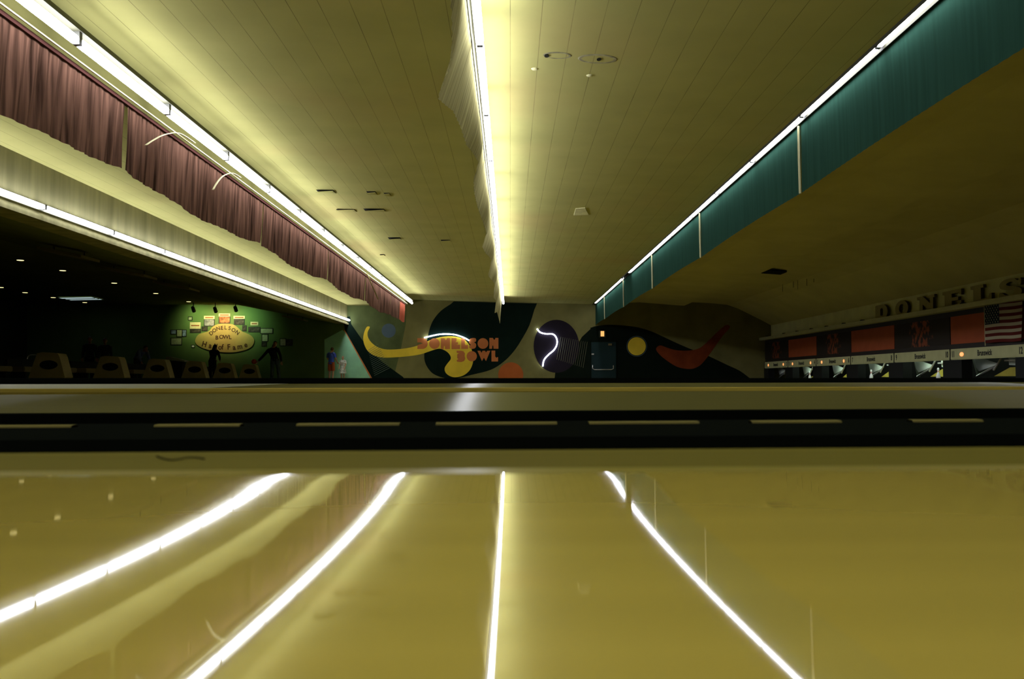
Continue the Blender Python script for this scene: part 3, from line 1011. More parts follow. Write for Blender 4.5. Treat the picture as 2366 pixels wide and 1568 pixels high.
t = thing('lit_door_sign', 'small orange lit sign box above the blue door', 'lamp', (v.x, D - 0.1, v.z))
MB().box(-0.14, 0.16, -0.02, 0.075, -0.16, 0.14).build('housing', m_dark, t, bevel=0.01)
MB().box(-0.075, 0.085, -0.035, -0.02, -0.12, 0.12).build('sign_face', emis('orange_sign_glow', (1.0, 0.45, 0.10), 1.1), t)

# ================================================================ PIN DECK SIDE
XM = 11.6
m_board = mat('number_board', (0.48, 0.48, 0.23), 0.6, 0.3, var=0.06, scale=4)
m_panel = mat('mask_panel_dark', (0.016, 0.011, 0.006), 0.6, 0.3)
m_redp = mat('mask_panel_red', (0.34, 0.072, 0.020), 0.7, 0.25, var=0.08, scale=3)
m_ltr = mat('black_lettering', (0.015, 0.015, 0.012), 0.6, 0.3)
m_amber = emis('amber_lamp', (1.0, 0.28, 0.06), 1.6)
m_blackm = mat('black_trim', (0.008, 0.008, 0.006), 0.6, 0.3)
# printed picture panel: red flecks gathered in the middle of a dark ground
m_pic = mat('mask_panel_print', (0.02, 0.014, 0.008), 0.7, 0.25)
nt = m_pic.node_tree
tc = nt.nodes.new('ShaderNodeTexCoord')
mp = nt.nodes.new('ShaderNodeMapping'); mp.inputs['Scale'].default_value = (1, 2.0, 1.5)
nt.links.new(tc.outputs['Object'], mp.inputs['Vector'])
n = nt.nodes.new('ShaderNodeTexNoise'); n.inputs['Scale'].default_value = 3.6; n.inputs['Detail'].default_value = 7
nt.links.new(mp.outputs['Vector'], n.inputs['Vector'])
sp = nt.nodes.new('ShaderNodeSeparateXYZ'); nt.links.new(tc.outputs['Object'], sp.inputs[0])
a = nt.nodes.new('ShaderNodeMath'); a.operation = 'ABSOLUTE'; nt.links.new(sp.outputs['Y'], a.inputs[0])
b = nt.nodes.new('ShaderNodeMapRange'); b.inputs['From Min'].default_value = 0.3; b.inputs['From Max'].default_value = 1.15; b.inputs['To Min'].default_value = 0.08; b.inputs['To Max'].default_value = -0.25
nt.links.new(a.outputs[0], b.inputs['Value'])
ad = nt.nodes.new('ShaderNodeMath'); ad.operation = 'ADD'; nt.links.new(n.outputs['Fac'], ad.inputs[0]); nt.links.new(b.outputs['Result'], ad.inputs[1])
rp = nt.nodes.new('ShaderNodeMapRange'); rp.inputs['From Min'].default_value = 0.52; rp.inputs['From Max'].default_value = 0.62
nt.links.new(ad.outputs[0], rp.inputs['Value'])
mx = nt.nodes.new('ShaderNodeMix'); mx.data_type = 'RGBA'
mx.inputs['A'].default_value = (0.02, 0.014, 0.008, 1); mx.inputs['B'].default_value = (0.22, 0.055, 0.018, 1)
nt.links.new(rp.outputs['Result'], mx.inputs['Factor'])
nt.links.new(mx.outputs['Result'], nt.nodes['Principled BSDF'].inputs['Base Color'])

edges = [40.85 - 3.45 * k for k in range(9)]
places = ['at the far mural wall', 'second from the mural wall', 'third from the mural wall', 'fourth from the mural wall', 'fifth from the mural wall, beside the flag', 'behind the flag', 'beyond the right frame edge', 'far beyond the right frame edge']
for k in range(8):
    yb, ya = edges[k], edges[k + 1]
    ym = (ya + yb) / 2
    red = (k % 2 == 1)
    lab = ('pin deck mask with a plain red panel, ' if red else 'pin deck mask with a dark printed panel, ') + places[k]
    t = thing('masking_unit', lab, 'masking unit', (XM, ym, 0), 0, 'pin deck masks')
    h = 3.45 / 2
    MB().box(-0.02, 0.10, -h, h, 0.85, 1.83).build('backing_panel', m_panel, t)
    ob = MB().box(0, 0.012, -h + 0.02, h - 0.02, -0.36, 0.36).build('red_panel' if red else 'printed_panel', m_redp if red else m_pic, t, label='plain red panel' if red else 'dark printed panel with red figures')
    ob.location = (-0.035, 0, 1.335)
    nb = MB().box(-0.06, 0.06, -h + 0.008, h - 0.008, 0.565, 0.85).build('number_board', m_board, t, bevel=0.02)
    # lettering faces the lanes (towards -X); reading direction runs towards -Y
    MB().text('Brunswick', 0.20, lambda u, w, tt: (-0.063 + tt, -u, 0.705 + w), bold=0.004, xs=0.80).build('lettering', m_ltr, nb)
    for s, num in ((1, 2 * k + 1), (-1, 2 * k + 2)):
        yy = s * (h - 0.17)
        MB().text(str(num), 0.22, lambda u, w, tt: (-0.063 + tt, yy - u, 0.705 + w), bold=0.006, xs=0.75).build('lane_number', m_ltr, nb)
        if k < 3 or (k == 5 and s == 1):
            mbl = MB().ball((-0.065, s * (h - 0.62), 0.70), (0.02, 0.065 if k < 5 else 0.10, 0.055), 10)
            mbl.build('indicator_lamp', m_amber, nb, smooth=True)
    # slanted seam to the next mask
    MB().tube([(-0.065, h - 0.01, 0.86), (-0.068, h - 0.035, 0.76), (-0.068, h - 0.03, 0.66), (-0.065, h + 0.0, 0.56)], 0.012, 5).build('seam', m_blackm, t)
# ledge
mb = MB()
mb.box(11.32, 11.92, -3, 40.9, 1.83, 1.955)
struct(mb.build('trim_4', m_board, bevel=0.01))
# black kickbacks under the boards
rods_lit = {1, 2, 3, 4}
m_kick = mat('kickback_black', (0.007, 0.008, 0.006), 0.7, 0.2)
m_deckw = mat('pin_deck_wood', (0.42, 0.36, 0.12), 0.4, 0.4, var=0.1, scale=4)
m_side = mat('kickback_olive', (0.42, 0.36, 0.05), 0.7, 0.2, var=0.1, scale=4)
m_white = mat('machine_white', (0.60, 0.66, 0.56), 0.5, 0.4)
m_lampw = emis('pit_lamp', (0.75, 0.95, 0.85), 14.0)
for k in range(9):
    ye = edges[k]
    lab = 'black kickback partition under the number boards, %s from the mural wall' % ORD[k]
    tag(MB().box(XM - 0.05, XM + 0.22, ye - 0.58, min(ye + 0.42, 40.98), -0.26, 0.562).build('kickback', m_kick), lab, 'partition', 'kickback partitions')
struct(MB().box(XM + 1.9, XM + 1.95, 12.0, D, -0.26, 0.80).build('trim_6', m_kick))
XP = XM + 0.55


def zp(zx, zy):
    q = atx(1750 + zx * 310 / 2366.0, 760 + zy * 310 / 2366.0, XP)
    return (q.y - YM3, max(0.006, q.z))


YM3 = (edges[2] + edges[3]) / 2
for k in range(7):
    ym = (edges[k] + edges[k + 1]) / 2
    lit = k in rods_lit
    lab = 'pinsetter opening with %s, %s from the mural wall' % ('lit machinery' if lit else 'dark machinery', ORD[k])
    t = thing('pinsetter', lab, 'pinsetter', (XP, ym, 0), 0, 'pinsetters under the number boards')
    MB().box(-0.30, 1.25, -1.25, 1.10, -0.04, 0.004).build('pin_deck', m_deckw, t)
    MB().prism([zp(1330, 640), zp(1420, 640), zp(1530, 692), zp(1500, 725), zp(1375, 790), zp(1350, 740)], -0.02, 0.02, 'YZ').build('guard_plate', m_white, t, label='pale slanted guard plate')
    MB().prism([zp(1300, 640), zp(1330, 640), zp(1360, 850), zp(1340, 860)], 0.04, 0.08, 'YZ').build('side_plate', mat('side_plate_green', (0.16, 0.20, 0.10), 0.6, 0.3), t)
    MB().tube([(-0.04,) + zp(1572, 620), (-0.06,) + zp(1512, 775)], 0.026, 6).build('sweep_arm', m_chrome, t)
    MB().tube([(0.0,) + zp(1500, 735), (-0.02,) + zp(1360, 850)], 0.030, 6).build('sweep_arm', m_chrome, t)
    MB().prism([zp(1592, 620), zp(1700, 620), zp(1745, 730), zp(1600, 715)], 0.06, 0.10, 'YZ').build('pin_table', m_white, t, label='pale green pin table side')
    MB().prism([zp(1490, 850), zp(1620, 745), zp(1745, 735), zp(1790, 760), zp(1700, 850)], 0.02, 0.06, 'YZ').build('ball_cushion', m_side, t, label='olive slanted board')
    MB().box(-0.03, 0.03, zp(1700, 640)[0], zp(1590, 640)[0], 0.50, 0.54).build('sweep_bar', m_chrome, t)
    if lit:
        MB().tube([(-0.28, -0.9, 0.625), (-0.28, 0.9, 0.625)], 0.026, 8).build('pit_lamp', m_lampw, t)
# a few pins
pinp = [(0, 0), (0.026, 0), (0.05, 0.06), (0.06, 0.114), (0.055, 0.17), (0.035, 0.22), (0.024, 0.25), (0.025, 0.29), (0.032, 0.335), (0.024, 0.37), (0.0, 0.381)]
m_pinw = mat('pin_white', (0.9, 0.9, 0.88), 0.25, 0.5)
m_pinr = mat('pin_red', (0.6, 0.03, 0.02), 0.4, 0.5)
pin0 = None
for px, lab in ((2013, 'white bowling pin standing at the left of the brightest pinsetter opening'), (1871, 'white bowling pin standing in the far lit pinsetter opening'), (2168, 'white bowling pin standing under the nearest lettered board'), ):
    q = atx(px, 868, XM + 0.28)
    loc = (XM + 0.28, q.y, 0.005)
    if pin0 is None:
        pin0 = thing('bowling_pin', lab, 'bowling pin', loc, 0, 'bowling pins on the decks')
        MB().lathe([(max(r, 0.001), z) for r, z in pinp], 14).build('pin_body', m_pinw, pin0, smooth=True)
        for z in (0.262, 0.282):
            MB().lathe([(0.0255, z), (0.0268, z + 0.002), (0.0268, z + 0.010), (0.0255, z + 0.012)], 14).build('neck_stripe', m_pinr, pin0)
    else:
        dup(pin0, loc, lab)
# standing sign letters on the ledge
m_lface = mat('letter_face', (0.34, 0.30, 0.11), 0.7, 0.3, var=0.08, scale=5)
m_lside = mat('letter_side_shaded', (0.06, 0.045, 0.015), 0.7, 0.3)  # edge shadow put into the dark colour of the sides


def Lshape(ch):
    """outline in a 1.0 x 0.47 box, serif slab letters (u to the right as read, w up)"""
    Wd, H, s, b = 1.0, 0.47, 0.14, 0.11
    if ch == 'L':
        return [(0, 0), (Wd, 0), (Wd, .22), (Wd - .09, .22), (Wd - .16, b), (.50, b), (.50, H - .08), (.62, H - .08), (.62, H), (0, H), (0, H - .08), (.13, H - .08), (.13, .08), (0, .08)]
    if ch == 'E':
        return [(0, 0), (Wd, 0), (Wd, .17), (Wd - .08, .17), (Wd - .12, b - .02), (.50, b - .02), (.50, .19), (.84, .19), (.84, .28), (.50, .28), (.50, H - .09), (Wd - .12, H - .09), (Wd - .08, H - .15), (Wd, H - .15), (Wd, H), (0, H), (0, H - .08), (.12, H - .08), (.12, .08), (0, .08)]
    if ch == 'N':
        return [(0, 0), (.42, 0), (.42, .08), (.32, .08), (.32, .24), (.74, 0), (.92, 0), (.92, H - .08), (1.0, H - .08), (1.0, H), (.62, H), (.62, H - .08), (.74, H - .08), (.74, .24), (.34, H), (0, H), (0, H - .08), (.14, H - .08), (.14, .08), (0, .08)]
    if ch == 'S':
        return smoothpoly([(.95, .45), (.82, .40), (.70, .455), (.5, .475), (.22, .455), (.06, .37), (.10, .27), (.35, .215), (.62, .18), (.66, .12), (.50, .085), (.30, .10), (.17, .16), (.05, .17), (.04, .01), (.14, .05), (.28, .015), (.5, -.005), (.78, .015), (.96, .09), (.95, .20), (.72, .27), (.42, .31), (.35, .36), (.5, .395), (.70, .37), (.83, .30), (.95, .30)], 3)


LET = [('D', 28.93, 27.98), ('O', 27.46, 26.52), ('N', 25.95, 24.88), ('E', 24.42, 23.40), ('L', 22.92, 21.92), ('S', 21.62, 20.60), ('O', 20.2, 19.2), ('N', 18.7, 17.7)]
seen = {}
for ch, ya, yb in LET:
    extra = {'D': 'first of the word on the pin deck ledge', 'E': 'above the printed panel', 'L': 'left of the flag', 'S': 'above the flag at the frame edge'}.get(ch)
    if ch in 'ON':
        extra = 'near the start of the word on the ledge' if ch not in seen else 'beyond the right frame edge on the ledge'
    seen[ch] = 1
    t = thing('sign_letter', 'big olive slab serif letter %s, %s' % (ch, extra), 'letter', (11.80, ya, 1.957), 0, 'standing sign letters on the ledge')
    k = (ya - yb)
    mb = MB()
    f = lambda pts: [(-u * k, w) for u, w in pts]
    if ch == 'O':
        mb.ring_prism(f(circ(.5, .235, .48, .24, 32)), f(circ(.5, .235, .19, .13, 32)), -0.03, 0.05, 'YZ', 0, 1)
    elif ch == 'D':
        N = 32
        outer, inner = [], []
        for i in range(N):
            th = 2 * PI * i / N
            c_, s_ = math.cos(th), math.sin(th)
            if c_ > 0:
                outer.append((.50 + .48 * c_ ** 0.8, .235 + .235 * s_))
                inner.append((.50 + .16 * c_, .235 + .125 * s_))
            else:
                outer.append((.50 + .50 * max(-1, c_ * 1.5), .235 + .235 * max(-1, min(1, s_ * 1.35))))
                inner.append((.50 - .10 * min(1, -c_ * 1.5), .235 + .125 * s_))
        mb.ring_prism(f(outer), f(inner), -0.03, 0.05, 'YZ', 0, 1)
    else:
        mb.prism(f(Lshape(ch)), -0.03, 0.05, 'YZ', 0, 1)
    mb.build('letter_body', [m_lface, m_lside], t)
# tiny wedge spots on the ledge
for k, (px, py) in enumerate(((1776, 774), (1814, 768), (1844.5, 762.7), (1877.6, 757.4), (1913, 752), (1953, 744.7), (1996.6, 737.6), (2243, 695))):
    q = atx(px, py, 11.75)
    lab = 'small black wedge block on the ledge, %s from the mural wall' % ORD[k] if k < 7 else 'small black wedge block on the ledge between letters E and L'
    t = tag(MB().prism([(-0.16, 0), (0.16, 0), (0.10, 0.05), (0.0, 0.09), (-0.06, 0.06)], -0.06, 0.06, 'YZ').build('wedge_block', m_blackm), lab, 'block', 'wedge blocks on the ledge')
    t.location = (11.70, q.y if k < 7 else 23.16, 1.956)

# flag
fy0 = atx(2277, 705, 11.5).y
t = thing('flag', 'striped flag with blue starred corner hanging on the pin deck masks', 'flag', (11.50, fy0, 0.93))
FW, FH = 1.55, 0.96
rows = []
NC = 30
m_fr, m_fw, m_fb = mat('flag_red', (0.10, 0.014, 0.010), 0.85, 0.1), mat('flag_white', (0.36, 0.32, 0.20), 0.85, 0.1), mat('flag_blue', (0.012, 0.022, 0.034), 0.85, 0.1)


def fx(u, w):
    return -0.01 - 0.035 * math.sin(u * 9 + w * 2) * u - 0.015


for i in range(27):
    w = 1 - i / 26
    rows.append([(fx(k / NC, w), -FW * k / NC, FH * w + 0.02 * math.sin(k / NC * 6) * (k / NC)) for k in range(NC + 1)])
MB().grid(rows, 0, lambda i, k: (2 if (i < 14 and k < 12) else (0 if (i // 2) % 2 == 0 else 1))).build('flag_cloth', [m_fr, m_fw, m_fb], t, smooth=True)
mb = MB()
for r in range(9):
    for c in range(6 if r % 2 == 0 else 5):
        u = (0.033 + 0.0667 * c + (0.033 if r % 2 else 0)) * 1.0
        w = 1 - (0.03 + 0.0585 * r)
        cy_, cz_ = -FW * u, FH * w + 0.02 * math.sin(u * 6) * u
        star = [(cy_ + (0.024 if j % 2 == 0 else 0.010) * math.sin(PI * j / 5), cz_ + (0.024 if j % 2 == 0 else 0.010) * math.cos(PI * j / 5)) for j in range(10)]
        x = fx(u, w)
        mb.prism(star, x - 0.006, x - 0.002, 'YZ')
mb.build('stars', m_fw, t, label='white stars on the blue corner')
MB().tube([(-0.02, 0.015, -0.06), (-0.02, 0.015, FH + 0.03)], 0.012, 6).build('hoist_edge', m_rail, t)

# ================================================================ CONCOURSE
m_hood = mat('ball_return_tan', (0.50, 0.42, 0.14), 0.55, 0.35, var=0.08, scale=4)
m_oval = mat('ball_return_recess', (0.012, 0.015, 0.010), 0.8, 0.2)
hood0 = None
hp = ['nearest and largest, leftmost', 'second from the left', 'third from the left', 'fourth from the left', 'fifth from the left, under the sign', 'smallest, by the orange ball']
m_rib = mat('ball_return_shelf', (0.30, 0.25, 0.085), 0.6, 0.3)
for k in range(6):
    Yk = 22.76 + 3.45 * k - 0.42
    loc = (-11.49, Yk, 0)
    lab = 'tan trapezoid ball return hood with dark oval, ' + hp[k]
    if hood0 is None:
        hood0 = thing('ball_return', lab, 'ball return', loc, 0, 'ball return hoods along the approach')
        N = 32
        outer = []
        base = [(-0.48, 0), (0.49, 0), (0.30, 0.66), (0.26, 0.71), (-0.20, 0.74), (-0.25, 0.70)]
        # trapezoid ring with an oval hole
        inner = [(0.02 + 0.25 * math.cos(2 * PI * i / N), 0.42 + 0.115 * math.sin(2 * PI * i / N)) for i in range(N)]
        for u, w in inner:
            d = Vector((u - 0.02, w - 0.42)).normalized()
            best = 9
            for i in range(6):
                A, B = Vector(base[i]), Vector(base[(i + 1) % 6])
                e = B - A
                den = d.x * e.y - d.y * e.x
                if abs(den) < 1e-9:
                    continue
                r = A - Vector((0.02, 0.42))
                tt = (r.x * e.y - r.y * e.x) / den
                ss = (r.x * d.y - r.y * d.x) / den
                if tt > 0 and -0.001 <= ss <= 1.001:
                    best = min(best, tt)
            outer.append((0.02 + d.x * best, 0.42 + d.y * best))
        MB().ring_prism(outer, inner, 0.0, 0.42, 'XZ').build('hood', m_hood, hood0)
        MB().prism(inner, 0.10, 0.32, 'XZ').build('oval_recess', m_oval, hood0, label='dark oval ball opening')
        MB().box(-0.62, 0.62, -0.08, 0.50, 0.0, 0.03).build('base_plate', m_rib, hood0)
    else:
        dup(hood0, loc, lab)
# low settees behind the ball returns
bench0 = None
for k in range(6):
    Yk = 20.3 + 3.45 * k
    lab = 'low tan settee behind the ball returns, %s from the left' % ORD[k]
    if bench0 is None:
        bench0 = thing('settee', lab, 'settee', (-13.10, Yk, 0), 0, 'low settees behind the ball returns')
        MB().box(-0.25, 0.25, 0.1, 3.0, 0.26, 0.40).build('seat', m_rib, bench0, bevel=0.02)
        MB().box(-0.30, -0.22, 0.1, 3.0, 0.40, 0.62).build('backrest', m_dark, bench0, bevel=0.02)
        for yy in (0.3, 2.8):
            MB().box(-0.20, 0.20, yy - 0.04, yy + 0.04, 0.0, 0.26).build('leg', m_dark, bench0)
    else:
        dup(bench0, (-13.10, Yk, 0), lab)
# chrome handrail at left
q = [atx(x, y, -13.75) for x, y in ((59, 846), (61, 836), (63, 826), (67, 821), (73, 819.5), (85, 820))]
yy = q[0].y
pts = [(q[0].x, yy, 0.0)] + [(v.x + (v.y - yy) * 0.0, v.y, v.z) for v in q]
tag(MB().tube(smoothpoly([tuple(p) for p in pts], 3, False) + [(q[-1].x, q[-1].y + 0.6, q[-1].z), (q[-1].x, q[-1].y + 0.62, 0.0)], 0.016, 6).build('handrail', m_chrome, smooth=True), 'thin chrome handrail left of the nearest ball return', 'handrail')
# scoring table with white papers
q = at(415, 838, 34.2)
t = thing('scoring_table', 'dark scoring table with slanted pale top behind the third ball return', 'table', (q.x, 33.95, 0))
MB().prism([(-0.35, 0.80), (0.35, 0.72), (0.38, 0.76), (-0.25, 0.92), (-0.32, 0.92)], -0.25, 0.25, 'XZ').build('desk_top', mat('pale_formica', (0.40, 0.42, 0.30), 0.5, 0.3), t)
MB().box(-0.28, 0.25, -0.2, 0.2, 0.0, 0.76).build('cabinet', m_dark, t, bevel=0.01)
MB().box(-0.22, 0.30, -0.05, 0.05, 0.0, 0.04).build('foot', m_dark, t)
v = at(443, 839, 34.0)
tag(MB().lathe([(0.035, 0), (0.05, 0.15), (0.045, 0.15), (0.03, 0.01)], 12).build('paper_cup', mat('cup_white', (0.85, 0.88, 0.85), 0.6, 0.3), None), 'white paper cup on the stand by the scoring table', 'cup').location = (v.x, 34.0, 0.60)
t = thing('drink_stand', 'small dark red stand right of the scoring table', 'stand', (v.x - 0.05, 34.0, 0))
MB().lathe([(0.18, 0.57), (0.18, 0.60)], 16).build('stand_top', mat('dark_red_laminate', (0.20, 0.02, 0.015), 0.4, 0.4), t)
MB().lathe([(0.14, 0), (0.14, 0.02), (0.025, 0.04), (0.025, 0.57)], 12).build('pedestal', m_dark, t)

# flat olive panels hung under the sloping ceiling
m_obox = mat('olive_box', (0.16, 0.145, 0.05), 0.7, 0.2)
def cz(x):
    return 3.45 + (x + 12.4) * (2.60 - 3.45) / (-7.95 + 12.4) if x > -12.4 else 3.45 + (x + 12.4) / -9.6 * 0.05


for k, (px, py, w) in enumerate(((160, 573, 0.95), (298, 625, 1.15), (408, 657, 1.1), (682, 731, 0.95))):
    q = atz(px, py, 2.93)
    if k == 3:
        q = at(px, py, 39.8)
    lab = ['olive flat panel under the sloping dark ceiling, nearest', 'olive flat panel under the sloping dark ceiling, second', 'olive flat panel under the sloping dark ceiling, third', 'olive flat panel close to the green wall'][k]
    zz_ = cz(q.x) - 0.14
    t = thing('ceiling_panel', lab, 'ceiling baffle', (q.x, q.y, zz_), 0, 'ceiling panels over the approach')
    sl = 0.191 * w / 2
    MB().prism([(-w / 2, sl - 0.03), (w / 2, -sl - 0.03), (w / 2, -sl + 0.03), (-w / 2, sl + 0.03)], -0.45, 0.45, 'XZ').build('panel', m_obox, t, bevel=0.008)
    for sx in (-1, 1):
        MB().box(sx * w * 0.35 - 0.01, sx * w * 0.35 + 0.01, -0.01, 0.01, -sx * sl * 0.7 + 0.03, -sx * sl * 0.7 + 0.13).build('hanger', m_dark, t)
# recessed downlights
m_dl = emis('downlight_glow', (1.0, 0.85, 0.35), 2.2)
dl0 = None
dls = [(47, 600), (145, 624), (264, 653), (360, 677), (436, 696), (2, 663), (58, 675), (123, 686.5), (196, 698)]
dn = ['first of the front row', 'second of the front row', 'third of the front row', 'fourth of the front row', 'last of the front row', 'at the left frame edge', 'left of the light panel', 'touching the light panel corner', 'just below the light panel']


for (px, py), lab in zip(dls, dn):
    q = atz(px, py, 3.45)
    loc = (q.x, q.y, 3.452)
    lab = 'small yellow recessed downlight in the dark ceiling, ' + lab
    if dl0 is None:
        dl0 = thing('downlight', lab, 'ceiling light', loc, 0, 'recessed downlights in the concourse')
        MB().lathe([(0.13, 0.0), (0.13, -0.012), (0.10, -0.014)], 18).build('trim_ring', m_gap, dl0)
        MB().lathe([(0.095, -0.014), (0.09, -0.02)], 18).build('lamp', m_dl, dl0)
    else:
        dup(dl0, loc, lab)
pp = [atz(x, y, 3.46) for x, y in ((134.5, 687), (164, 692.8), (237.7, 691.3), (211, 685.2))]
o = pp[0]
t = thing('light_panel', 'pale blue flat light panel in the dark concourse ceiling', 'ceiling light', o)
loc = [(v.x - o.x, v.y - o.y) for v in pp]
cxm = sum(v[0] for v in loc) / 4
cym = sum(v[1] for v in loc) / 4
fr = [(cxm + (x - cxm) * 1.06, cym + (y - cym) * 1.06) for x, y in loc]
MB().ring_prism(fr, loc, -0.02, 0.0, 'XY').build('frame', m_socket, t)
MB().prism(loc, -0.012, -0.004, 'XY').build('diffuser', emis('panel_glow', (0.50, 0.66, 0.66), 0.95), t)
mb = MB()
for u in (0.33, 0.66):
    a = Vector(loc[0]).lerp(Vector(loc[1]), u); b = Vector(loc[3]).lerp(Vector(loc[2]), u)
    mb.tube([(a.x, a.y, -0.016), (b.x, b.y, -0.016)], 0.02, 4)
mb.build('divider', m_socket, t)

# oval sign on the green wall
def z1(zx, zy):
    return 370 + zx * 310 / 2366.0, 680 + zy * 310 / 2366.0


YS = D - 0.02
sg = thing('wall_sign', 'cream oval sign with domed top lettered in dark brown on the green wall', 'sign', (at(*z1(1140, 1020), D).x, D, 0))
o = sg.location
outl = smoothpoly([(620, 830), (640, 760), (690, 700), (780, 672), (870, 640), (930, 570), (1020, 525), (1160, 513), (1290, 530), (1380, 590), (1440, 650), (1520, 680), (1600, 720), (1655, 780), (1660, 850), (1620, 920), (1520, 975), (1380, 1010), (1220, 1025), (1050, 1015), (880, 985), (740, 940), (650, 885)], 3)
P = [at(*z1(*p), D) for p in outl]
m_cream = mat('sign_cream', (0.40, 0.30, 0.09), 0.6, 0.3, var=0.06, scale=4)
m_brown = mat('sign_brown', (0.055, 0.022, 0.008), 0.6, 0.3)
MB().prism([(p.x - o.x, p.z) for p in P], -0.04, -0.002).build('sign_board', m_cream, sg, bevel=0.006)


def letters(s, pts, size, bold=0.006, xs=1.0):
    for ch, (zx, zy, rot) in zip(s, pts):
        if ch == ' ':
            continue
        c = at(*z1(zx, zy), D)
        cr, sr = math.cos(rot), math.sin(rot)
        MB().text(ch, size, lambda u, w, tt: (c.x - o.x + u * cr - w * sr, -0.045 - tt, c.z + u * sr + w * cr), bold=bold, xs=xs).build('sign_letter', m_brown, sg)


letters('DONELSON', [(908, 685, .75), (962, 637, .45), (1030, 603, .28), (1095, 593, .08), (1158, 588, 0), (1230, 598, -.15), (1298, 632, -.4), (1365, 675, -.7)], 0.24)
letters('BOWL', [(1005, 765, 0), (1085, 752, 0), (1165, 752, 0), (1240, 757, 0)], 0.25)
letters('Hall of Fame', [(785, 880, -.25), (890, 905, -.15), (965, 915, -.1), (1005, 925, -.08), (0, 0, 0), (1062, 932, -.03), (1105, 930, 0), (0, 0, 0), (1215, 930, .05), (1310, 935, .1), (1410, 920, .15), (1515, 890, .22)], 0.34, 0.008, 0.9)

# pictures round the sign
m_fr_dark = mat('frame_dark', (0.02, 0.02, 0.015), 0.6, 0.3)
m_pale = mat('print_pale', (0.40, 0.42, 0.26), 0.7, 0.2, var=0.2, scale=12)
m_crm = mat('print_cream', (0.70, 0.55, 0.32), 0.7, 0.2, var=0.1, scale=10)
m_ph_d = mat('photo_dark', (0.05, 0.04, 0.03), 0.6, 0.2, var=0.9, scale=9)
m_ph_o = mat('photo_orange', (0.35, 0.13, 0.05), 0.6, 0.2, var=0.95, scale=7)
m_ph_g = mat('photo_grey', (0.22, 0.21, 0.22), 0.6, 0.2, var=0.7, scale=6)
m_ph_b = mat('photo_blue', (0.22, 0.28, 0.42), 0.6, 0.2, var=0.7, scale=6)
m_rust = mat('rust_print', (0.30, 0.08, 0.03), 0.7, 0.2)


def picture(lab, header=None, img=None, frame=None, m=None, fm=None):
    x0, y0, x1, y1 = img if img else header
    c = at(*z1((x0 + x1) / 2, (y0 + y1) / 2), D)
    t = thing('wall_picture', lab, 'picture', (c.x, D, c.z), 0, 'pictures round the oval sign')

    def R(r, d0, d1, name, mm, grow=0.0, par=None):
        a, b = at(*z1(r[0], r[1]), D), at(*z1(r[2], r[3]), D)
        return MB().box(a.x - c.x - grow, b.x - c.x + grow, -d1, -d0, b.z - c.z - grow, a.z - c.z + grow).build(name, mm, par or t)
    if img:
        f_ = R(img, 0.002, 0.015, 'frame', fm or m_fr_dark, 0.03)
        R(img, 0.015, 0.02, 'print', m or m_ph_d, 0, f_)
    if header:
        c_ = R(header, 0.002, 0.02, 'title_card', m_crm)
        hx0, hy0, hx1, hy1 = header
        yy = (hy0 + hy1) / 2
        R((hx0 + 22, yy - 8, hx1 - 22, yy + 10), 0.02, 0.022, 'title_print', m_rust, 0, c_)


picture('colourful picture with cream title card, topmost above the oval sign', (1035, 335, 1235, 390), (1045, 395, 1225, 500), m=m_ph_o)
picture('grey picture with cream title card, upper left of the oval sign', (775, 378, 962, 435), (785, 442, 950, 550), m=m_ph_g)
picture('greenish picture with title card, upper right of the oval sign', (1297, 378, 1495, 430), (1315, 440, 1480, 525), m=m_ph_d)
picture('cream placard over a dark picture, left of the grey picture', (527, 490, 715, 605), (538, 612, 708, 665))
picture('dim placard over a dark picture, right of the greenish picture', (1595, 482, 1732, 545), (1568, 582, 1758, 655))
picture('tiny pale notice at the far upper left of the oval sign', None, (505, 402, 560, 448), m=m_pale)
picture('small bluish photo, leftmost of the upper left trio', None, (198, 632, 278, 692), m=m_ph_b)
picture('framed pale certificate in the middle of the left trio', None, (302, 628, 383, 738), m=m_pale)
picture('narrow bluish photo, rightmost of the left trio', None, (400, 632, 455, 735), m=m_ph_b)
picture('wide dim framed print below the left trio', None, (200, 772, 376, 882), m=m_pale)
picture('small dark plaque touching the sign dome at left', None, (745, 575, 825, 635), m=m_ph_d)
picture('small dark plaque touching the sign dome at right', None, (1462, 555, 1515, 635), m=m_ph_d)
picture('wide pale framed print at the right of the oval sign', None, (1778, 605, 1980, 682), m=m_pale)
picture('square pale certificate below the wide print at right', None, (1803, 712, 1895, 822), m=m_pale)
picture('dark plaque beside the head of the person in black', None, (1800, 850, 1868, 905), m=m_ph_d)
picture('pale certificate right of the person in black', None, (2122, 785, 2212, 900), m=m_pale)
picture('dim photo at the far right of the wall pictures', None, (2225, 800, 2325, 895), m=m_ph_d)
picture('little white card low at the left of the oval sign', None, (562, 900, 603, 928), m=m_pinw, fm=m_fr_dark)

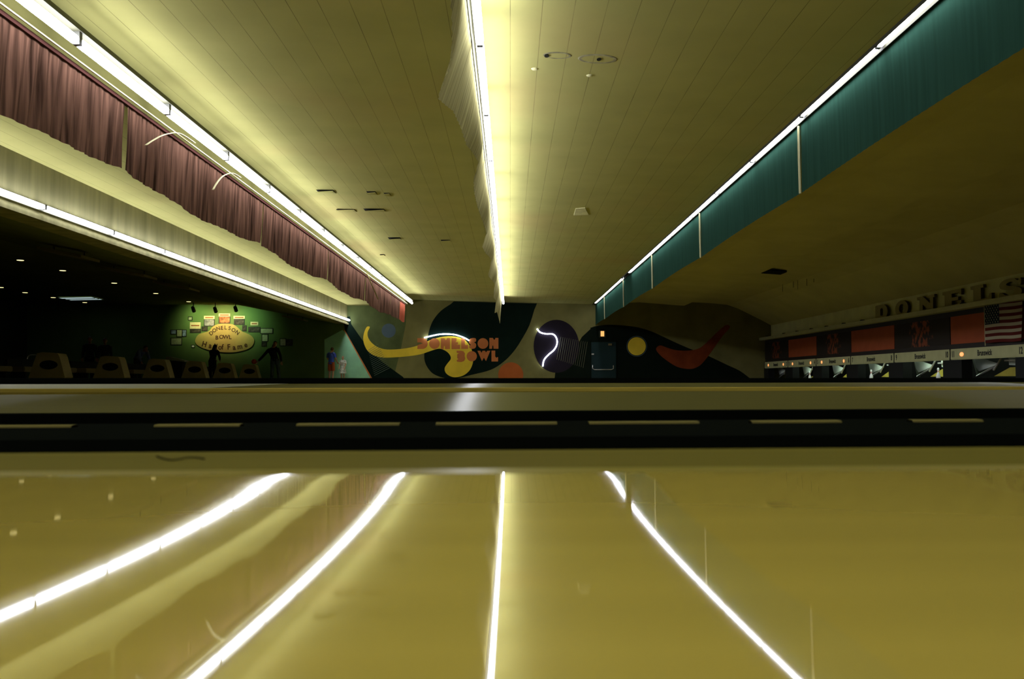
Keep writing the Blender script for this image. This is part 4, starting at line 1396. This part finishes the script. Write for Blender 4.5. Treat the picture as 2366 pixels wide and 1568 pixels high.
# three spot lamps on the ceiling aimed at the sign
for k, (zx, zy) in enumerate(((585, 245), (972, 255), (1330, 240))):
    q = at(*z1(zx, zy), D - 1.2)
    zt = cz(q.x)
    t = thing('spotlight', 'small black spotlight above the oval sign, ' + ['left one', 'middle one', 'right one'][k], 'spotlight', (q.x, q.y, q.z), 0, 'spotlights above the oval sign')
    MB().tube([(0, 0, 0.0), (0, 0, zt - q.z)], 0.02, 8).build('stem', m_blackm, t)
    MB().tube([(0, -0.10, 0.06), (0, -0.08, 0.04), (0, 0.10, -0.12)], [0.05, 0.075, 0.085], 12).build('lamp_head', m_blackm, t, smooth=True)
    ld = bpy.data.lights.new('spot_lamp', 'SPOT')
    ld.energy = (70, 130, 60)[k]
    ld.color = ((0.85, 1.0, 0.45), (1.0, 0.80, 0.42), (0.60, 1.0, 0.55))[k]
    ld.spot_size = math.radians(115)
    ld.spot_blend = 0.9
    ld.shadow_soft_size = 0.05
    lo = bpy.data.objects.new('spot_lamp', ld)
    COL.objects.link(lo)
    lo.parent = t
    lo.location = (0, 0.16, -0.17)
    tgt = at(*z1((720, 1140, 1530)[k], (480, 480, 480)[k]), D) - Vector((q.x, q.y + 0.16, q.z - 0.17))
    lo.rotation_euler = tgt.to_track_quat('-Z', 'Y').to_euler()

# ================================================================ PEOPLE
def remesh(mb, voxel, name, mats, parent, smooth_it=4):
    me = mb.mesh(name, mats)
    ob = bpy.data.objects.new(name, me)
    COL.objects.link(ob)
    md = ob.modifiers.new('r', 'REMESH')
    md.mode = 'VOXEL'
    md.voxel_size = voxel
    s = ob.modifiers.new('s', 'SMOOTH')
    s.iterations = smooth_it
    s.factor = 0.5
    dg = bpy.context.evaluated_depsgraph_get()
    me2 = bpy.data.meshes.new_from_object(ob.evaluated_get(dg))
    ob.modifiers.clear()
    ob.data = me2
    bpy.data.meshes.remove(me)
    if not me2.materials:
        for m in (mats if isinstance(mats, list) else [mats]):
            me2.materials.append(m)
    for p in me2.polygons:
        p.use_smooth = True
    ob.parent = parent
    return ob


BASE = dict(pelvis=(0, 0, .95), waist=(0, 0, 1.10), chest=(0, 0, 1.32), neck=(0, .01, 1.48), head=(0, -.02, 1.64),
            shL=(.185, .01, 1.42), elL=(.235, .03, 1.14), wrL=(.25, -.05, .90), shR=(-.185, .01, 1.42), elR=(-.235, .03, 1.14), wrR=(-.25, -.05, .90),
            hipL=(.09, 0, .92), knL=(.10, -.03, .50), anL=(.10, .02, .08), hipR=(-.09, 0, .92), knR=(-.10, -.03, .50), anR=(-.10, .02, .08))
# local frame: the person looks towards -Y, own left is +X
skin = mat('skin_light', (0.50, 0.28, 0.15), 0.55, 0.35)


def person(label, loc, rz, height, over, top, bottom, hair, sleeve='long', legs='long', hair_long=False, shoe=(0.02, 0.02, 0.02), fist=None, dress=None):
    J = {k: Vector(over.get(k, v)) for k, v in BASE.items()}
    t = thing('person', label, 'person', loc, rz)
    s = height / 1.76
    t.scale = (s, s, s)
    mb = MB()
    mb.tube([J['pelvis'] - Vector((0, 0, .06)), J['pelvis'], J['waist'], J['chest'], J['chest'].lerp(J['neck'], .6), J['neck']], [.10, .135, .118, .145, .11, .055], 14, sz=0.72, sx=1.08)
    hd = (J['head'] - J['neck']).normalized()
    mb.tube([J['neck'] - hd * .05, J['neck'], J['head']], [.06, .052, .05], 10)
    mb.ball(J['head'], (.076, .095, .115), 16)
    fw = Vector(over.get('face', (0, -1, 0))).normalized()
    sd = Vector((0, 0, 1)).cross(fw).normalized()
    mb.tube([J['head'] + fw * .075 + Vector((0, 0, .02)), J['head'] + fw * .105 + Vector((0, 0, -.02)), J['head'] + fw * .085 + Vector((0, 0, -.03))], [.012, .018, .012], 6)
    mb.ball(J['head'] + fw * .045 - Vector((0, 0, .075)), (.05, .05, .04), 10)
    for e in (-1, 1):
        mb.ball(J['head'] + sd * e * .078, (.014, .02, .032), 8)
    for S in 'LR':
        sh, el, wr = J['sh' + S], J['el' + S], J['wr' + S]
        mb.tube([J['chest'].lerp(J['neck'], .5), sh], [.07, .062], 10)
        mb.tube([sh, sh.lerp(el, .4), el, el.lerp(wr, .3), wr], [.058, .052, .042, .043, .030], 10)
        d = (wr - el).normalized()
        side = d.cross(fw)
        side = side.normalized() if side.length > .1 else Vector((1, 0, 0))
        pn = side.cross(d).normalized()
        mb.tube([wr, wr + d * .05, wr + d * .095], [.028, .042, .040], 10, sz=0.55)
        for j, L in enumerate((.070, .082, .076, .058)):
            b0 = wr + d * .085 + side * (j - 1.5) * .021
            mb.tube([b0, b0 + d * L * .5 + pn * .006, b0 + d * L * .85 + pn * .028], [.0105, .010, .008], 6)
        b0 = wr + d * .03 + side * .034
        mb.tube([b0, b0 + side * .028 + d * .03, b0 + side * .030 + d * .062 + pn * .01], [.014, .012, .010], 6)
        hp_, kn, an = J['hip' + S], J['kn' + S], J['an' + S]
        mb.tube([hp_ + Vector((0, 0, .05)), hp_.lerp(kn, .3), kn, kn.lerp(an, .35), an], [.085, .085, .056, .058, .038], 10)
        mb.tube([an + Vector((0, .03, -.03)), an + Vector((0, -.06, -.045)), an + Vector((0, -.16, -.055))], [.036, .038, .028], 8)
    remesh(mb, .0095, 'body', skin, t, 3)
    # eyes and mouth
    eb = MB()
    for e in (-1, 1):
        eb.ball(J['head'] + fw * .088 + sd * e * .032 + Vector((0, 0, .012)), .010, 8)
    eb.build('eyes', m_ltr, t)
    # clothes
    mb = MB()
    mb.tube([J['pelvis'] - Vector((0, 0, .08)), J['pelvis'], J['waist'], J['chest'], J['chest'].lerp(J['neck'], .6), J['neck'] - (J['neck'] - J['chest']) * .12], [.155, .158, .142, .168, .128, .07], 14, sz=0.76, sx=1.08)
    for S in 'LR':
        sh, el, wr = J['sh' + S], J['el' + S], J['wr' + S]
        mb.tube([J['chest'].lerp(J['neck'], .5), sh], [.085, .078], 10)
        if sleeve == 'long':
            mb.tube([sh, sh.lerp(el, .4), el, el.lerp(wr, .3), wr.lerp(el, .06)], [.075, .068, .058, .058, .045], 10)
        else:
            mb.tube([sh, sh.lerp(el, .4), sh.lerp(el, .78)], [.075, .07, .074], 10)
    if dress:
        mb.tube([J['pelvis'] + Vector((0, 0, .08)), J['pelvis'] - Vector((0, 0, .12)), J['pelvis'] - Vector((0, 0, .42))], [.15, .20, .26], 16)
    remesh(mb, .014, 'dress' if dress else 'shirt', top, t)
    if not dress:
        mb = MB()
        mb.tube([J['pelvis'] + Vector((0, 0, .05)), J['pelvis'], J['pelvis'] - Vector((0, 0, .08))], [.148, .16, .13], 12, sz=0.78, sx=1.05)
        for S in 'LR':
            hp_, kn, an = J['hip' + S], J['kn' + S], J['an' + S]
            if legs == 'long':
                mb.tube([hp_ + Vector((0, 0, .04)), hp_.lerp(kn, .3), kn, kn.lerp(an, .35), an.lerp(kn, .02)], [.098, .10, .078, .076, .066], 10)
            else:
                mb.tube([hp_ + Vector((0, 0, .04)), hp_.lerp(kn, .4), hp_.lerp(kn, .95)], [.10, .105, .10], 10)
        remesh(mb, .014, 'trousers' if legs == 'long' else 'shorts', bottom, t)
    # hair
    mb = MB()
    mb.ball(J['head'] - fw * .018 + Vector((0, 0, .028)), (.086, .098, .105), 14)
    if hair_long:
        mb.tube([J['head'] - fw * .05, J['neck'] - fw * .09, J['neck'] - fw * .10 - Vector((0, 0, .14))], [.085, .08, .03], 10)
    remesh(mb, .012, 'hair', hair, t)
    m_shoe = mat('shoe_dark', shoe, 0.6, 0.3)
    for S in 'LR':
        an = J['an' + S]
        sb = MB().tube([an + Vector((0, .05, -.035)), an + Vector((0, -.04, -.038)), an + Vector((0, -.17, -.05)), an + Vector((0, -.20, -.055))], [.042, .046, .040, .022], 10)
        sb.build('shoe', m_shoe, t, smooth=True)
    return t


m_hairb = mat('hair_dark', (0.018, 0.012, 0.006), 0.6, 0.3)
m_hairbr = mat('hair_brown', (0.07, 0.04, 0.015), 0.6, 0.3)
m_blk = mat('cloth_black', (0.010, 0.011, 0.009), 0.85, 0.15)
m_jean = mat('denim_dull', (0.06, 0.085, 0.075), 0.85, 0.15, var=0.6, scale=5, stretch=(3, 3, .5))
m_bluet = mat('cloth_blue', (0.06, 0.11, 0.55), 0.8, 0.15)
m_reds = mat('cloth_rust_red', (0.36, 0.075, 0.02), 0.8, 0.15)
m_grey = mat('cloth_grey', (0.06, 0.065, 0.055), 0.85, 0.15)
m_lbl = mat('cloth_pale_blue', (0.22, 0.30, 0.50), 0.8, 0.15)
m_flor = mat('cloth_pale_print', (0.50, 0.52, 0.40), 0.8, 0.15, var=0.5, scale=14)


def foot(px, Y):
    return at(px, 876, Y).x


# person in black swinging an orange ball
Yp = 38.6
person('person in black top and dull jeans leaning to swing an orange ball', (foot(634, Yp), Yp, 0), 0.15, 1.72,
       dict(waist=(-.03, -.02, 1.10), chest=(-.10, -.06, 1.30), neck=(-.04, -.08, 1.47), head=(.03, -.13, 1.62), shL=(.11, -.03, 1.44), shR=(-.27, -.05, 1.34), elR=(-.48, -.10, 1.08), wrR=(-.68, -.14, .86), elL=(.24, 0, 1.12), wrL=(.30, -.06, .82),
            hipL=(.10, 0, .92), knL=(.17, -.05, .50), anL=(.20, .02, .08), hipR=(-.08, 0, .92), knR=(-.09, -.05, .50), anR=(-.12, .02, .08), face=(.25, -1, -.1)), m_blk, m_jean, m_hairb, hair_long=True)
q = at(587, 835, Yp - 0.2)
t = thing('bowling_ball', 'orange bowling ball held low by the person in black', 'ball', (q.x, q.y, q.z))
MB().ball((0, 0, 0), 0.109, 24).build('ball_shell', mat('ball_orange', (0.75, 0.11, 0.03), 0.25, 0.5), t, smooth=True)
hb = MB()
for dx, dz in ((0.0, 0.03), (0.03, 0.06), (-0.02, 0.06)):
    hb.ball((dx, -0.095, dz), 0.012, 8)
hb.build('finger_holes', m_ltr, t)
Yp = 37.9
person('person in black from behind, stooping before the oval sign', (foot(490, Yp), Yp, 0), 2.9, 1.62,
       dict(chest=(0.0, -.12, 1.28), neck=(.02, -.20, 1.42), head=(.04, -.28, 1.55), waist=(0, -.04, 1.08), shL=(.19, -.14, 1.36), shR=(-.17, -.14, 1.36), elL=(.22, -.25, 1.10), wrL=(.14, -.42, .98), elR=(-.21, -.25, 1.10), wrR=(-.12, -.42, .98), face=(0, -1, -.3)), m_blk, m_blk, m_hairb, hair_long=True)
Yp = 39.9
person('person in blue shirt and rust red shorts seen from behind at the wall', (foot(765, Yp), Yp, 0), 2.75, 1.50,
       dict(head=(-.03, -.05, 1.62), elL=(.26, -.05, 1.16), wrL=(.16, -.22, 1.02), elR=(-.25, -.04, 1.16), wrR=(-.24, -.20, .98)), m_bluet, m_reds, m_hairbr, sleeve='short', legs='short')
Yp = 39.9
person('small child in pale printed dress beside the person in blue', (foot(792, Yp), Yp, 0), -0.3, 1.10,
       dict(elL=(.24, -.02, 1.16), wrL=(.22, -.14, .95), elR=(-.24, -.02, 1.16), wrR=(-.22, -.14, .95)), m_flor, m_flor, mat('hair_fair', (0.35, 0.25, 0.12), 0.6, 0.3), sleeve='short', dress=True, shoe=(0.3, 0.3, 0.28))
Yp = 33.9
person('person in pale blue sleeves bending over left of the scoring table', (foot(318, Yp), Yp, 0), 1.0, 1.60,
       dict(waist=(0, -.06, 1.08), chest=(0, -.24, 1.20), neck=(0, -.38, 1.26), head=(0, -.50, 1.33), shL=(.18, -.32, 1.24), shR=(-.18, -.32, 1.24), elL=(.22, -.40, .98), wrL=(.20, -.52, .78), elR=(-.22, -.40, .98), wrR=(-.20, -.52, .78), face=(0, -1, -.5)), m_lbl, m_grey, m_hairbr)
for px, lab, hh, Yp in ((206, 'dim person standing in the dark concourse, left one', 1.80, 36.5), (241, 'dim person standing in the dark concourse, right one', 1.74, 36.5)):
    person(lab, (foot(px, Yp), Yp, 0), 0.4, hh, {}, m_grey, m_blk, mat('cap_grey', (0.10, 0.10, 0.08), 0.7, 0.2) if px < 220 else m_hairbr)
